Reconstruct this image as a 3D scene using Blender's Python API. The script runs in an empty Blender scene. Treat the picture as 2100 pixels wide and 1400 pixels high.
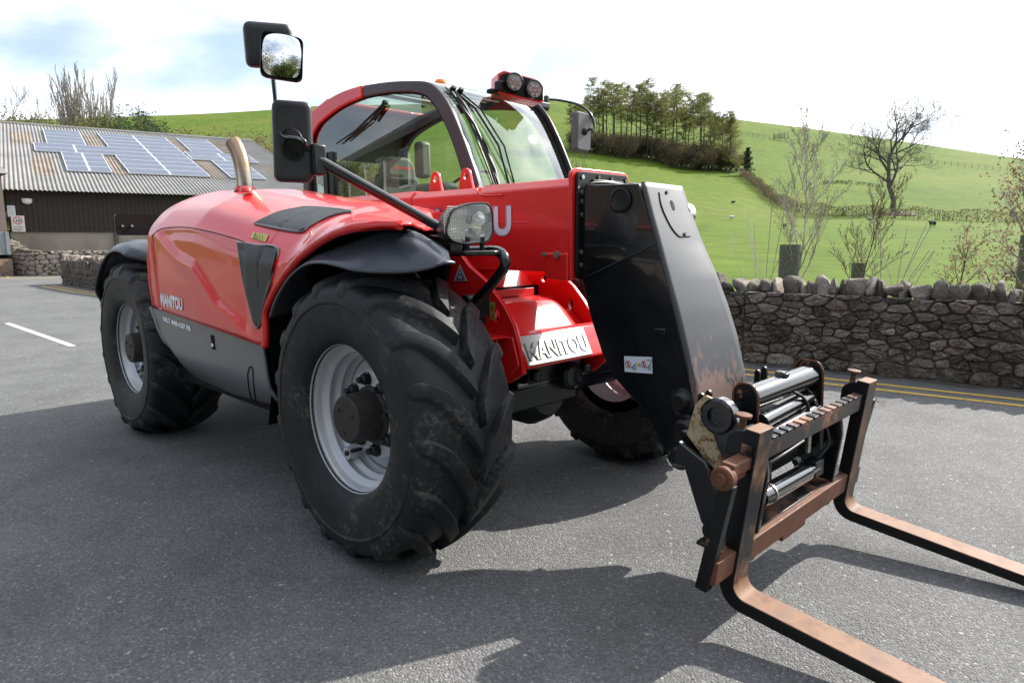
import bpy, bmesh, math, random
import numpy as np
from mathutils import Vector, Matrix
from mathutils.bvhtree import BVHTree
S = bpy.context.scene
COL = S.collection
R = math.radians
# ------------------------------------------------------------------ camera
cam = bpy.data.cameras.new('camera'); co = bpy.data.objects.new('camera', cam); COL.objects.link(co)
cam.sensor_width = 36.0; cam.lens = 24.0; cam.clip_start = 0.05; cam.clip_end = 3000
_yaw, _pit, _rol = 2.3498, 0.1483, -0.0057
_F = Vector((math.cos(_yaw)*math.cos(_pit), math.sin(_yaw)*math.cos(_pit), -math.sin(_pit)))
_R = _F.cross(Vector((0, 0, 1))).normalized(); _U = _R.cross(_F)
_R2 = _R*math.cos(_rol)+_U*math.sin(_rol); _U2 = -_R*math.sin(_rol)+_U*math.cos(_rol)
m = Matrix((( _R2.x, _U2.x, -_F.x, 2.506), (_R2.y, _U2.y, -_F.y, -2.672), (_R2.z, _U2.z, -_F.z, 1.39), (0, 0, 0, 1)))
co.matrix_world = m
S.camera = co
CAMP = Vector((2.506, -2.672, 1.39))
# ------------------------------------------------------------------ light
SUN = Vector((0.27, 1.30, 1.0)).normalized()          # towards the sun
el = math.asin(SUN.z); az = math.atan2(SUN.y, SUN.x)
S.view_settings.view_transform = 'Standard'; S.view_settings.look = 'None'
S.view_settings.gamma = 1; S.view_settings.use_curve_mapping = False
S.view_settings.exposure = 1.12
sl = bpy.data.lights.new('sun', 'SUN'); sl.energy = 4.6; sl.angle = R(0.6); sl.color = (1.0, 0.95, 0.87)
so = bpy.data.objects.new('sun', sl); COL.objects.link(so)
so.rotation_euler = SUN.to_track_quat('Z', 'Y').to_euler(); so.location = (0, 0, 30)
W = bpy.data.worlds.new('World'); S.world = W; W.use_nodes = True
nt = W.node_tree; nt.nodes.clear()
def N(nt, t, **k):
    n = nt.nodes.new(t)
    for a, b in k.items():
        if a[0] == 'i' and a[1:].isdigit(): n.inputs[int(a[1:])].default_value = b
        else: setattr(n, a, b)
    return n
def K(nt, a, b): nt.links.new(a, b)
def ramp(nt, fac, stops, interp='LINEAR'):
    n = nt.nodes.new('ShaderNodeValToRGB'); n.color_ramp.interpolation = interp
    e = n.color_ramp.elements
    while len(e) < len(stops): e.new(0.5)
    for i, (p, c) in enumerate(stops):
        e[i].position = p; e[i].color = (c, c, c, 1) if isinstance(c, (int, float)) else (*c, 1)
    if fac is not None: nt.links.new(fac, n.inputs[0])
    return n
def mixc(nt, fac, a, b, bt='MIX'):
    n = nt.nodes.new('ShaderNodeMix'); n.data_type = 'RGBA'; n.blend_type = bt
    for s, v in ((n.inputs[0], fac), (n.inputs[6], a), (n.inputs[7], b)):
        if isinstance(v, (int, float)): s.default_value = v
        elif isinstance(v, tuple): s.default_value = (*v, 1)
        else: nt.links.new(v, s)
    return n.outputs[2]
def mth(nt, op, a, b=None, c=None):
    n = nt.nodes.new('ShaderNodeMath'); n.operation = op
    for i, v in enumerate((a, b, c)):
        if v is None: continue
        if isinstance(v, (int, float)): n.inputs[i].default_value = v
        else: nt.links.new(v, n.inputs[i])
    return n.outputs[0]
sky = N(nt, 'ShaderNodeTexSky'); sky.sky_type = 'NISHITA'; sky.sun_disc = False
sky.sun_elevation = el; sky.sun_rotation = math.pi/2-az; sky.air_density = 1.0; sky.dust_density = 1.6; sky.ozone_density = 1.0
geo = N(nt, 'ShaderNodeTexCoord')
sep = N(nt, 'ShaderNodeSeparateXYZ'); K(nt, geo.outputs['Generated'], sep.inputs[0])
zc = mth(nt, 'ADD', mth(nt, 'MAXIMUM', sep.outputs[2], 0.0), 0.22)
cmb = N(nt, 'ShaderNodeCombineXYZ')
K(nt, mth(nt, 'DIVIDE', sep.outputs[0], zc), cmb.inputs[0]); K(nt, mth(nt, 'DIVIDE', sep.outputs[1], zc), cmb.inputs[1])
n1 = N(nt, 'ShaderNodeTexNoise'); n1.inputs['Scale'].default_value = 1.3; n1.inputs['Detail'].default_value = 7; n1.inputs['Roughness'].default_value = .52
n1.inputs['Distortion'].default_value = .35
K(nt, cmb.outputs[0], n1.inputs['Vector'])
# thin cloud everywhere, thicker towards the sun's half of the sky
dsun = N(nt, 'ShaderNodeVectorMath', operation='DOT_PRODUCT'); K(nt, geo.outputs['Generated'], dsun.inputs[0]); dsun.inputs[1].default_value = SUN
cov = mth(nt, 'ADD', n1.outputs[0], mth(nt, 'MULTIPLY', dsun.outputs['Value'], 0.20))
cl = ramp(nt, cov, [(0.40, 0.25), (0.52, 0.62), (0.66, 1.0)])
n2 = N(nt, 'ShaderNodeTexNoise'); n2.inputs['Scale'].default_value = 2.6; n2.inputs['Detail'].default_value = 5; K(nt, cmb.outputs[0], n2.inputs['Vector'])
ccol = ramp(nt, n2.outputs[0], [(0.38, (3.9, 4.35, 5.0)), (0.63, (8.1, 8.2, 8.3))])
ccol.color_ramp.interpolation = 'LINEAR'
sc = N(nt, 'ShaderNodeVectorMath', operation='SCALE'); K(nt, ccol.outputs[0], sc.inputs[0]); K(nt, mth(nt, 'ADD', 1.0, mth(nt, 'MULTIPLY', mth(nt, 'POWER', mth(nt, 'MAXIMUM', dsun.outputs['Value'], 0.0), 6.0), 1.6)), sc.inputs['Scale'])
mx = mixc(nt, cl.outputs[0], sky.outputs[0], sc.outputs[0])
bg = N(nt, 'ShaderNodeBackground'); bg.inputs[1].default_value = 0.108; K(nt, mx, bg.inputs[0])
wo = N(nt, 'ShaderNodeOutputWorld'); K(nt, bg.outputs[0], wo.inputs[0])
# ------------------------------------------------------------------ materials
def mat(name, col=(.5, .5, .5), rough=.5, metal=0, spec=.5, coat=0, coat_rough=.03):
    m = bpy.data.materials.new(name); m.use_nodes = True
    b = m.node_tree.nodes['Principled BSDF']
    b.inputs['Base Color'].default_value = (*col, 1); b.inputs['Roughness'].default_value = rough
    b.inputs['Metallic'].default_value = metal; b.inputs['Specular IOR Level'].default_value = spec
    b.inputs['Coat Weight'].default_value = coat; b.inputs['Coat Roughness'].default_value = coat_rough
    return m, m.node_tree, b
def noise(nt, scale, detail=4, rough=.55, coord='Object', vec=None, dist=0):
    n = nt.nodes.new('ShaderNodeTexNoise'); n.inputs['Scale'].default_value = scale
    n.inputs['Detail'].default_value = detail; n.inputs['Roughness'].default_value = rough; n.inputs['Distortion'].default_value = dist
    if vec is None:
        tc = nt.nodes.get('TC') or nt.nodes.new('ShaderNodeTexCoord'); tc.name = 'TC'; vec = tc.outputs[coord]
    nt.links.new(vec, n.inputs['Vector']); return n
def bump(nt, b, h, strength=.3, dist=.01, prev=None):
    n = nt.nodes.new('ShaderNodeBump'); n.inputs['Strength'].default_value = strength; n.inputs['Distance'].default_value = dist
    nt.links.new(h, n.inputs['Height'])
    if prev is not None: nt.links.new(prev, n.inputs['Normal'])
    nt.links.new(n.outputs[0], b.inputs['Normal']); return n.outputs[0]
def gcoord(nt):
    g = nt.nodes.get('GEO') or nt.nodes.new('ShaderNodeNewGeometry'); g.name = 'GEO'; return g.outputs['Position']
def simple(name, col, rough=.5, metal=0, var=.15, vs=8, spec=.5, bstr=0, bs=200, coat=0, coat_rough=.03):
    m, nt, b = mat(name, col, rough, metal, spec, coat, coat_rough)
    n = noise(nt, vs, 5, vec=gcoord(nt))
    c = ramp(nt, n.outputs[0], [(.3, tuple(x*(1-var) for x in col)), (.7, tuple(min(1, x*(1+var)) for x in col))])
    K(nt, c.outputs[0], b.inputs['Base Color'])
    r = ramp(nt, n.outputs[0], [(.3, max(0, rough-.06)), (.7, min(1, rough+.06))]); K(nt, r.outputs[0], b.inputs['Roughness'])
    if bstr:
        k = noise(nt, bs, 3, vec=gcoord(nt)); bump(nt, b, k.outputs[0], bstr, .002)
    return m
# red paint
m, nt, b = mat('red_paint', (.62, .012, .014), .34, 0, .4, .62, .04); RED = m
n = noise(nt, 1.7, 5, vec=gcoord(nt)); c = ramp(nt, n.outputs[0], [(.3, (.58, .010, .011)), (.7, (.70, .014, .013))]); K(nt, c.outputs[0], b.inputs['Base Color'])
n = noise(nt, 9, 2, vec=gcoord(nt)); bump(nt, b, n.outputs[0], .035, .02)
n3 = noise(nt, 26, 6, .65, vec=gcoord(nt)); r = ramp(nt, n3.outputs[0], [(.35, .03), (.75, .13)]); K(nt, r.outputs[0], b.inputs['Coat Roughness'])
BLACKM = simple('black_steel', (.008, .009, .010), .33, 0, .3, 6, .3, .05, 260)
BLACKP = simple('black_paint_gloss', (.006, .007, .009), .18, 0, .2, 4, .5, .02, 120, .6)
DARKC = simple('underbody_black', (.004, .004, .005), .7, 0, .3, 5, .15)
PLAST = simple('black_plastic', (.022, .024, .028), .42, 0, .12, 20, .45, .25, 900)
PLASTF = simple('fender_plastic', (.045, .052, .066), .30, 0, .12, 7, .5, .12, 700)
CABM = simple('cab_frame_paint', (.045, .036, .042), .36, 0, .12, 6, .5)
GREYP = simple('grey_lower_panel', (.115, .125, .13), .36, 0, .08, 3, .5, 0, 1, .25, .2)
HOODBLK = simple('hood_black_insert', (.020, .022, .026), .5, 0, .15, 12, .45, .25, 500)
SILV = simple('silver_rim', (.50, .51, .54), .38, .30, .08, 9, .5, .04, 200)
HUBM = simple('hub_brown_black', (.028, .023, .020), .6, 0, .4, 30, .4, .2, 120)
NUT = simple('wheel_nut_black', (.012, .012, .013), .45, 0, .3, 30)
CHROME, _, _ = mat('chrome', (.92, .92, .93), .16, 1)
STEELZ = simple('zinc_steel', (.45, .44, .40), .35, .9, .2, 60)
MIRR, _, _ = mat('mirror_glass', (.85, .87, .88), .01, 1)
RUBH = simple('hose_rubber', (.012, .012, .013), .5, 0, .2, 20)
WHITE, _, _ = mat('white_vinyl', (.70, .70, .76), .35, 0, .5)
YELL = simple('yellow_sticker', (.42, .36, .07), .45, 0, .1, 60)
ORANGE, nt, b = mat('orange_lens', (.9, .22, .01), .15); b.inputs['Transmission Weight'].default_value = .3
SEATG = simple('seat_fabric_grey', (.10, .095, .08), .8, 0, .15, 30)
SEATD = simple('seat_dark', (.025, .03, .03), .7, 0, .15, 30)
CREAM = simple('cream_switch_panel', (.12, .115, .10), .6)
LIGHTGREY = simple('mirror_back_grey', (.16, .16, .17), .5)
STICK, _, _ = mat('sticker_white', (.62, .66, .76), .4)
REDINK, _, _ = mat('sticker_red', (.5, .04, .03), .5)
BLKINK, _, _ = mat('sticker_black', (.02, .02, .025), .5)
REFL, _, _ = mat('lamp_reflector_silver', (.92, .92, .92), .20, .75, .6)
# tyre rubber with dust
m, nt, b = mat('tyre_rubber', (.02, .02, .022), .6, 0, .26); TYRE = m
n = noise(nt, 5, 6, .6, vec=gcoord(nt)); n2_ = noise(nt, 45, 5, .7, vec=gcoord(nt))
a = mth(nt, 'MULTIPLY', n.outputs[0], n2_.outputs[0])
c = ramp(nt, a, [(.16, (.010, .011, .014)), (.28, (.018, .018, .020)), (.42, (.085, .079, .072))]); K(nt, c.outputs[0], b.inputs['Base Color'])
r = ramp(nt, n2_.outputs[0], [(.3, .42), (.7, .62)]); K(nt, r.outputs[0], b.inputs['Roughness'])
k = noise(nt, 110, 6, .7, vec=gcoord(nt)); bump(nt, b, k.outputs[0], .3, .004)
# brushed nameplate
m, nt, b = mat('brushed_aluminium', (.62, .61, .60), .30, .85); ALU = m
mp = N(nt, 'ShaderNodeMapping'); K(nt, gcoord(nt), mp.inputs[0]); mp.inputs['Scale'].default_value = (40, 2, 40)
n = noise(nt, 6, 4, vec=mp.outputs[0]); r = ramp(nt, n.outputs[0], [(.3, .26), (.7, .40)]); K(nt, r.outputs[0], b.inputs['Roughness'])
# exhaust heat-tinted
m, nt, b = mat('exhaust_steel', (.4, .35, .3), .3, 1); EXH = m
sp = N(nt, 'ShaderNodeSeparateXYZ'); K(nt, gcoord(nt), sp.inputs[0]); n = noise(nt, 25, 4, vec=gcoord(nt))
q = mth(nt, 'ADD', mth(nt, 'MULTIPLY', sp.outputs[2], 3.0), mth(nt, 'MULTIPLY', n.outputs[0], .3))
q = mth(nt, 'SUBTRACT', q, 5.15)
c = ramp(nt, q, [(.05, (.25, .23, .27)), (.25, (.50, .45, .40)), (.55, (.36, .25, .17)), (1, (.30, .20, .14))]); K(nt, c.outputs[0], b.inputs['Base Color'])
# rusty fork steel (worn to rust on faces)
def rusty(name, paint, lo, hi, scale=6, rough=.62, sx=(1, 1, 1), rc=((.20, .085, .045), (.33, .17, .105), (.22, .13, .10)), facing=False):
    m, nt, b = mat(name, paint, .4, 0, .22)
    mp = N(nt, 'ShaderNodeMapping'); K(nt, gcoord(nt), mp.inputs[0]); mp.inputs['Scale'].default_value = sx
    n = noise(nt, scale, 8, .68, vec=mp.outputs[0]); n2 = noise(nt, 60, 6, .7, vec=mp.outputs[0]); n3 = noise(nt, 9, 4, vec=gcoord(nt))
    rcol = ramp(nt, n3.outputs[0], [(.3, rc[0]), (.5, rc[1]), (.72, rc[2])])
    rcol2 = mixc(nt, mth(nt, 'MULTIPLY', n2.outputs[0], .6), rcol.outputs[0], (.12, .055, .035))
    nf = n.outputs[0]
    if facing:      # load faces (tops and fronts of the blades) have lost their paint, the flanks keep it
        g = N(nt, 'ShaderNodeNewGeometry'); sp = N(nt, 'ShaderNodeSeparateXYZ'); K(nt, g.outputs['True Normal'], sp.inputs[0])
        nf = mth(nt, 'ADD', nf, mth(nt, 'MULTIPLY', mth(nt, 'MAXIMUM', sp.outputs[2], 0.0), .34)); nf = mth(nt, 'ADD', nf, mth(nt, 'MULTIPLY', mth(nt, 'MAXIMUM', sp.outputs[0], 0.0), .04)); nf = mth(nt, 'SUBTRACT', nf, mth(nt, 'MULTIPLY', mth(nt, 'ABSOLUTE', sp.outputs[1]), .16))
    f = ramp(nt, nf, [(lo, 0.0), (hi, 1.0)])
    K(nt, mixc(nt, f.outputs[0], paint, rcol2), b.inputs['Base Color'])
    r = ramp(nt, f.outputs[0], [(0, .32), (1, rough)]); K(nt, r.outputs[0], b.inputs['Roughness'])
    h = mth(nt, 'ADD', mth(nt, 'MULTIPLY', f.outputs[0], -.4), mth(nt, 'MULTIPLY', n2.outputs[0], .5))
    bump(nt, b, h, .25, .003); return m

RUST = rusty('rusty_fork_steel', (.008, .008, .009), .50, .66, 7, facing=True, rc=((.12, .060, .034), (.23, .130, .078), (.15, .092, .064)))
RUSTP = rusty('rust_worn_black_paint', (.010, .010, .011), .50, .62, 6)
RUSTB = rusty('brown_rust', (.10, .045, .028), .3, .6, 14, .7, (1, 1, 1), ((.085, .034, .018), (.15, .062, .034), (.085, .044, .028)))
RUSTE = rusty('edge_rusted_black_steel', (.007, .007, .008), .60, .70, 14)
OSB = rusty('flaking_yellow_rust', (.42, .34, .21), .50, .60, 40, .8, (1, 1, 1), ((.16, .07, .03), (.24, .12, .05), (.10, .06, .03)))
# boom head front plate: satin grey-black with scraped rust at the bottom
m, nt, b = mat('scraped_black_plate', (.03, .032, .036), .35, 0, .5); SCRAPE = m
sp = N(nt, 'ShaderNodeSeparateXYZ'); K(nt, gcoord(nt), sp.inputs[0])
mp = N(nt, 'ShaderNodeMapping'); K(nt, gcoord(nt), mp.inputs[0]); mp.inputs['Scale'].default_value = (14, 14, 3)
n = noise(nt, 3.2, 7, .7, vec=mp.outputs[0]); big = noise(nt, 5, 3, vec=gcoord(nt))
hgt = mth(nt, 'SUBTRACT', 1.02, sp.outputs[2]); g = mth(nt, 'MULTIPLY', hgt, 1.15)
f = mth(nt, 'ADD', mth(nt, 'MULTIPLY', n.outputs[0], .9), mth(nt, 'ADD', mth(nt, 'MULTIPLY', big.outputs[0], .5), g))
f = ramp(nt, f, [(.90, 0.0), (.99, 1.0)])
K(nt, mixc(nt, f.outputs[0], (.045, .046, .052), (.165, .100, .085)), b.inputs['Base Color'])
r = ramp(nt, f.outputs[0], [(0, .40), (1, .75)]); K(nt, r.outputs[0], b.inputs['Roughness'])
# glass
def glassmat(name, tint, refl_rough=0.0, op=.12):
    m = bpy.data.materials.new(name); m.use_nodes = True; nt = m.node_tree; nt.nodes.clear()
    tr = N(nt, 'ShaderNodeBsdfTransparent'); tr.inputs[0].default_value = (*tint, 1)
    gl = N(nt, 'ShaderNodeBsdfGlossy'); gl.inputs[1 if 'Roughness' in gl.inputs[1].name else 1].default_value = refl_rough
    g = N(nt, 'ShaderNodeNewGeometry'); dp = N(nt, 'ShaderNodeVectorMath', operation='DOT_PRODUCT'); K(nt, g.outputs['Normal'], dp.inputs[0]); K(nt, g.outputs['Incoming'], dp.inputs[1])
    c1 = mth(nt, 'SUBTRACT', 1.0, mth(nt, 'MINIMUM', mth(nt, 'ABSOLUTE', dp.outputs['Value']), 1.0))      # Schlick, the same from both sides of the sheet
    f = mth(nt, 'MINIMUM', mth(nt, 'ADD', mth(nt, 'MULTIPLY', mth(nt, 'POWER', c1, 5.0), 1.6), .08+op), 1.0)
    ms = N(nt, 'ShaderNodeMixShader'); K(nt, f, ms.inputs[0]); K(nt, tr.outputs[0], ms.inputs[1]); K(nt, gl.outputs[0], ms.inputs[2])
    o = N(nt, 'ShaderNodeOutputMaterial'); K(nt, ms.outputs[0], o.inputs[0]); return m
GLASS = glassmat('cab_glass', (.80, .93, .84), 0.0, .07)
WIND = glassmat('windscreen_glass', (.72, .88, .79), 0.02, .06)
GLASSF = glassmat('far_cab_glass', (.90, .97, .92), 0.0, -.02)
LENS = glassmat('lamp_lens', (.96, .97, .97), 0.02, -.03)
# ------------------------------------------------------------------ mesh helpers
class MB:
    def __init__(s): s.v = []; s.f = []
    def add(s, vs, fs):
        o = len(s.v); s.v += [tuple(p) for p in vs]; s.f += [tuple(i+o for i in f) for f in fs]; return s
    def box(s, c, d, rot=None):
        hx, hy, hz = d[0]/2, d[1]/2, d[2]/2
        vs = [Vector((x, y, z)) for x in (-hx, hx) for y in (-hy, hy) for z in (-hz, hz)]
        if rot is not None: vs = [rot @ p for p in vs]
        c = Vector(c); vs = [p+c for p in vs]
        return s.add(vs, [(0, 1, 3, 2), (4, 6, 7, 5), (0, 4, 5, 1), (2, 3, 7, 6), (0, 2, 6, 4), (1, 5, 7, 3)])
    def prism(s, poly, ax, a, b):
        n = len(poly)
        def P(p, t): return {'x': (t, p[0], p[1]), 'y': (p[0], t, p[1]), 'z': (p[0], p[1], t)}[ax]
        vs = [P(p, a) for p in poly]+[P(p, b) for p in poly]
        return s.add(vs, [tuple(range(n))[::-1], tuple(range(n, 2*n))]+[(i, (i+1) % n, n+(i+1) % n, n+i) for i in range(n)])
    def tube(s, path, r, n=10, caps=True):
        path = [Vector(p) for p in path]; rs = r if isinstance(r, (list, tuple)) else [r]*len(path)
        t0 = (path[1]-path[0]).normalized(); u = t0.orthogonal().normalized(); vs = []
        for i, p in enumerate(path):
            if i == 0: t = path[1]-path[0]
            elif i == len(path)-1: t = path[-1]-path[-2]
            else: t = (path[i+1]-p).normalized()+(p-path[i-1]).normalized()
            t.normalize(); u = (u-t*u.dot(t)).normalized(); w = t.cross(u)
            for k in range(n):
                a = 2*math.pi*k/n; vs.append(p+(u*math.cos(a)+w*math.sin(a))*rs[i])
        fs = [(i*n+k, i*n+(k+1) % n, (i+1)*n+(k+1) % n, (i+1)*n+k) for i in range(len(path)-1) for k in range(n)]
        if caps: fs += [tuple(range(n))[::-1], tuple(range((len(path)-1)*n, len(path)*n))]
        return s.add(vs, fs)
    def cyl(s, a, b, r, n=20): return s.tube([a, b], r, n)
    def lathe(s, prof, c=(0, 0, 0), ax='y', n=48, closed=False):
        c = Vector(c); vs = []
        for (r, h) in prof:
            for k in range(n):
                a = 2*math.pi*k/n
                d = {'y': (r*math.cos(a), h, r*math.sin(a)), 'x': (h, r*math.cos(a), r*math.sin(a)), 'z': (r*math.cos(a), r*math.sin(a), h)}[ax]
                vs.append(c+Vector(d))
        m = len(prof); fs = []
        for i in range(m if closed else m-1):
            j = (i+1) % m
            for k in range(n): fs.append((i*n+k, i*n+(k+1) % n, j*n+(k+1) % n, j*n+k))
        return s.add(vs, fs)
    def grid(s, rows, closeu=False):
        m, n = len(rows), len(rows[0]); vs = [p for r in rows for p in r]; fs = []
        for i in range(m-1):
            for k in range(n if closeu else n-1): fs.append((i*n+k, i*n+(k+1) % n, (i+1)*n+(k+1) % n, (i+1)*n+k))
        return s.add(vs, fs)
    def xform(s, M, start=0):
        s.v[start:] = [tuple(M @ Vector(p)) for p in s.v[start:]]; return s
    def mesh(s, name, mt, smooth=35, fixn=True):
        me = bpy.data.meshes.new(name); me.from_pydata(s.v, [], s.f)
        if fixn:
            bm = bmesh.new(); bm.from_mesh(me); bmesh.ops.recalc_face_normals(bm, faces=bm.faces); bm.to_mesh(me); bm.free()
        if mt: me.materials.append(mt)
        if smooth:
            me.polygons.foreach_set('use_smooth', [True]*len(me.polygons)); me.set_sharp_from_angle(angle=R(smooth))
        me.update(); return me
def wloc(p):
    M = Matrix.Identity(4)
    while p is not None:
        M = (p.matrix_parent_inverse if p.parent else Matrix.Identity(4)) @ Matrix.LocRotScale(p.location, p.rotation_euler, p.scale) @ M; p = p.parent
    return M
def obj(name, mb, mt=None, parent=None, bevel=0, smooth=35, local=False, fixn=True, seg=2, **props):
    me = mb if isinstance(mb, bpy.types.Mesh) else mb.mesh(name, mt, smooth, fixn)
    o = bpy.data.objects.new(name, me); COL.objects.link(o)
    if parent is not None:
        o.parent = parent
        if not local: o.matrix_parent_inverse = wloc(parent).inverted()
    if bevel:
        b = o.modifiers.new('bevel', 'BEVEL'); b.width = bevel; b.segments = seg; b.limit_method = 'ANGLE'; b.angle_limit = R(40); b.harden_normals = False
    for k, v in props.items(): o[k] = v
    return o
def empty(name, loc=(0, 0, 0), **props):
    o = bpy.data.objects.new(name, None); COL.objects.link(o); o.location = loc; o.empty_display_size = .1
    for k, v in props.items(): o[k] = v
    return o
def curve_mesh(name, polys, mt, thick, bev=0, place=None):
    """flat plate with holes: polys[0] outline, the rest holes, in a local xy plane"""
    cu = bpy.data.curves.new(name, 'CURVE'); cu.dimensions = '2D'; cu.fill_mode = 'BOTH'; cu.extrude = thick/2; cu.bevel_depth = bev; cu.bevel_resolution = 1
    cu.offset = -bev
    for pl in polys:
        sp = cu.splines.new('POLY'); sp.points.add(len(pl)-1)
        for i, p in enumerate(pl): sp.points[i].co = (p[0], p[1], 0, 1)
        sp.use_cyclic_u = True
    o = bpy.data.objects.new('tmp', cu); COL.objects.link(o); dg = bpy.context.evaluated_depsgraph_get()
    me = bpy.data.meshes.new_from_object(o.evaluated_get(dg)); bpy.data.objects.remove(o)
    me.name = name; me.materials.clear(); me.materials.append(mt)
    if place is not None: me.transform(place)
    me.polygons.foreach_set('use_smooth', [True]*len(me.polygons)); me.set_sharp_from_angle(angle=R(30))
    return me
PLXZ = lambda y: Matrix(((1, 0, 0, 0), (0, 0, -1, y), (0, 1, 0, 0), (0, 0, 0, 1)))   # local xy -> world xz, facing -y
def text_mesh(name, txt, size, mt, ext=.001, off=0.0, place=None, xs=1.0, align='LEFT', sub=0):
    cu = bpy.data.curves.new(name, 'FONT'); cu.body = txt; cu.size = size; cu.extrude = ext; cu.offset = off; cu.align_x = align; cu.resolution_u = 4
    o = bpy.data.objects.new('tmp', cu); COL.objects.link(o); dg = bpy.context.evaluated_depsgraph_get()
    me = bpy.data.meshes.new_from_object(o.evaluated_get(dg)); bpy.data.objects.remove(o)
    me.name = name; me.materials.clear(); me.materials.append(mt)
    me.transform(Matrix.Diagonal((xs, 1, 1, 1)))
    if place is not None: me.transform(place)
    return me
def circ2(cx, cy, r, n=16, rx=None): return [(cx+(rx or r)*math.cos(2*math.pi*k/n), cy+r*math.sin(2*math.pi*k/n)) for k in range(n)]
def roundpoly(pts, r, n=5):
    out = []; m = len(pts)
    for i in range(m):
        p = Vector(pts[i]).to_2d(); a = Vector(pts[i-1]).to_2d(); b = Vector(pts[(i+1) % m]).to_2d()
        rr = min(r, (a-p).length*.45, (b-p).length*.45); s0 = p+(a-p).normalized()*rr; s1 = p+(b-p).normalized()*rr
        for k in range(n+1):
            t = k/n; q = s0*(1-t)**2+p*2*t*(1-t)+s1*t*t; out.append((q.x, q.y))
    return out
def interp(x, xs, ys): return float(np.interp(x, xs, ys))
def smooth_path(pts, n=8):
    P = [Vector(p) for p in pts]; P = [P[0]*2-P[1]]+P+[P[-1]*2-P[-2]]; out = []
    for i in range(1, len(P)-2):
        for k in range(n):
            t = k/n; a, b, c, d = P[i-1:i+3]
            out.append(.5*((2*b)+(c-a)*t+(2*a-5*b+4*c-d)*t*t+(3*b-a-3*c+d)*t**3))
    out.append(P[-2]); return out
# ================================================================== SETTING
rng = random.Random(7); nr = np.random.default_rng(7)
WALL = [(-24.3, 3.07), (-19.6, 3.06), (-10, 3.78), (-1.0, 4.62), (1.55, 4.96), (8, 5.9), (16, 7.2), (40, 11.5)]
def wall_y(x): return float(np.interp(x, [p[0] for p in WALL], [p[1] for p in WALL]))
# ---- terrain: elevation table (tan of elevation seen from the road) per bearing and distance
AZ = [80, 90, 98.5, 104, 110.4, 113.5, 117.3, 120.9, 123, 128.6, 132, 140, 150, 160, 170, 180, 200, 240, 300, 330, 360, 440]
RR = [0, 8, 25, 50, 75, 100, 125, 150, 220, 300, 420, 700, 1500]
TT = {  # rows: tan elevation at RR[2:]
 80: [-.050, -.012, .0, .008, .012, .018, .030, .040, .036, .03, .02],
 90: [-.048, -.010, .004, .014, .020, .030, .050, .065, .058, .04, .02],
 98.5: [-.047, -.008, .010, .0195, .034, .045, .068, .0885, .078, .05, .02],
 104: [-.047, -.006, .013, .024, .042, .058, .086, .1110, .098, .06, .02],
 110.4: [-.047, -.003, .018, .030, .054, .074, .108, .1365, .122, .07, .03],
 113.5: [-.047, .000, .022, .034, .060, .082, .120, .1480, .132, .08, .03],
 117.3: [-.046, .004, .030, .050, .070, .090, .130, .1600, .142, .09, .03],
 120.9: [-.045, .006, .036, .060, .080, .098, .142, .1690, .150, .10, .03],
 123: [-.045, .007, .040, .066, .088, .107, .150, .1745, .155, .10, .03],
 128.6: [-.045, .010, .046, .076, .104, .125, .165, .1860, .165, .10, .03],
 132: [-.045, .010, .046, .076, .105, .128, .170, .1935, .172, .10, .03],
 140: [-.048, .004, .040, .072, .100, .125, .165, .1880, .168, .10, .03],
 150: [-.055, -.026, .020, .060, .090, .112, .152, .1805, .160, .10, .03],
 160: [-.056, -.027, .030, .066, .090, .105, .136, .1590, .142, .10, .03],
 170: [-.056, -.027, .020, .060, .085, .098, .122, .1400, .125, .08, .03],
 180: [-.056, -.026, .000, .035, .060, .075, .100, .1200, .110, .07, .03],
 200: [-.056, -.027, -.012, .0, .010, .020, .045, .070, .060, .05, .03],
 240: [-.056, -.027, -.015, -.005, .004, .012, .025, .040, .040, .035, .02],
 300: [-.056, -.027, -.015, -.005, .004, .012, .022, .030, .030, .03, .02],
 330: [-.056, -.027, -.015, -.005, .004, .012, .022, .030, .030, .03, .02],
 360: [-.056, -.025, -.012, -.002, .004, .012, .022, .030, .030, .03, .02],
 440: [-.050, -.012, .0, .008, .012, .018, .030, .040, .036, .03, .02]}
TTA = np.array([TT[a] for a in AZ])
def terr(x, y):
    dx, dy = x-CAMP.x, y-CAMP.y; r = math.hypot(dx, dy); a = math.degrees(math.atan2(dy, dx)) % 360
    if a < 80: a += 360
    if r <= 8: z = 0.0
    col = [np.interp(a, AZ, TTA[:, j]) for j in range(TTA.shape[1])]
    zs = [0.0, 0.0]+[1.39+c*rr for c, rr in zip(col, RR[2:])]
    i = max(0, min(len(RR)-2, int(np.searchsorted(RR, r))-1))
    # catmull-rom in r
    def g(k): return zs[max(0, min(len(zs)-1, k))], RR[max(0, min(len(RR)-1, k))]
    (z0, r0), (z1, r1) = g(i), g(i+1); (zm, rm), (zp, rp) = g(i-1), g(i+2)
    h = r1-r0; t = min(1, max(0, (r-r0)/h))
    d0 = (z1-zm)/(r1-rm) if r1 > rm else 0; d1 = (zp-z0)/(rp-r0) if rp > r0 else 0
    z = (2*t**3-3*t*t+1)*z0+(t**3-2*t*t+t)*h*d0+(-2*t**3+3*t*t)*z1+(t**3-t*t)*h*d1
    if r > 20: z += .35*math.sin(x*.05+1.3)*math.sin(y*.043)*min(1, (r-20)/80)
    return z
def tz(x, y):
    """ground height used for things standing on the field"""
    return terr(x, y)-.06
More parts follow.
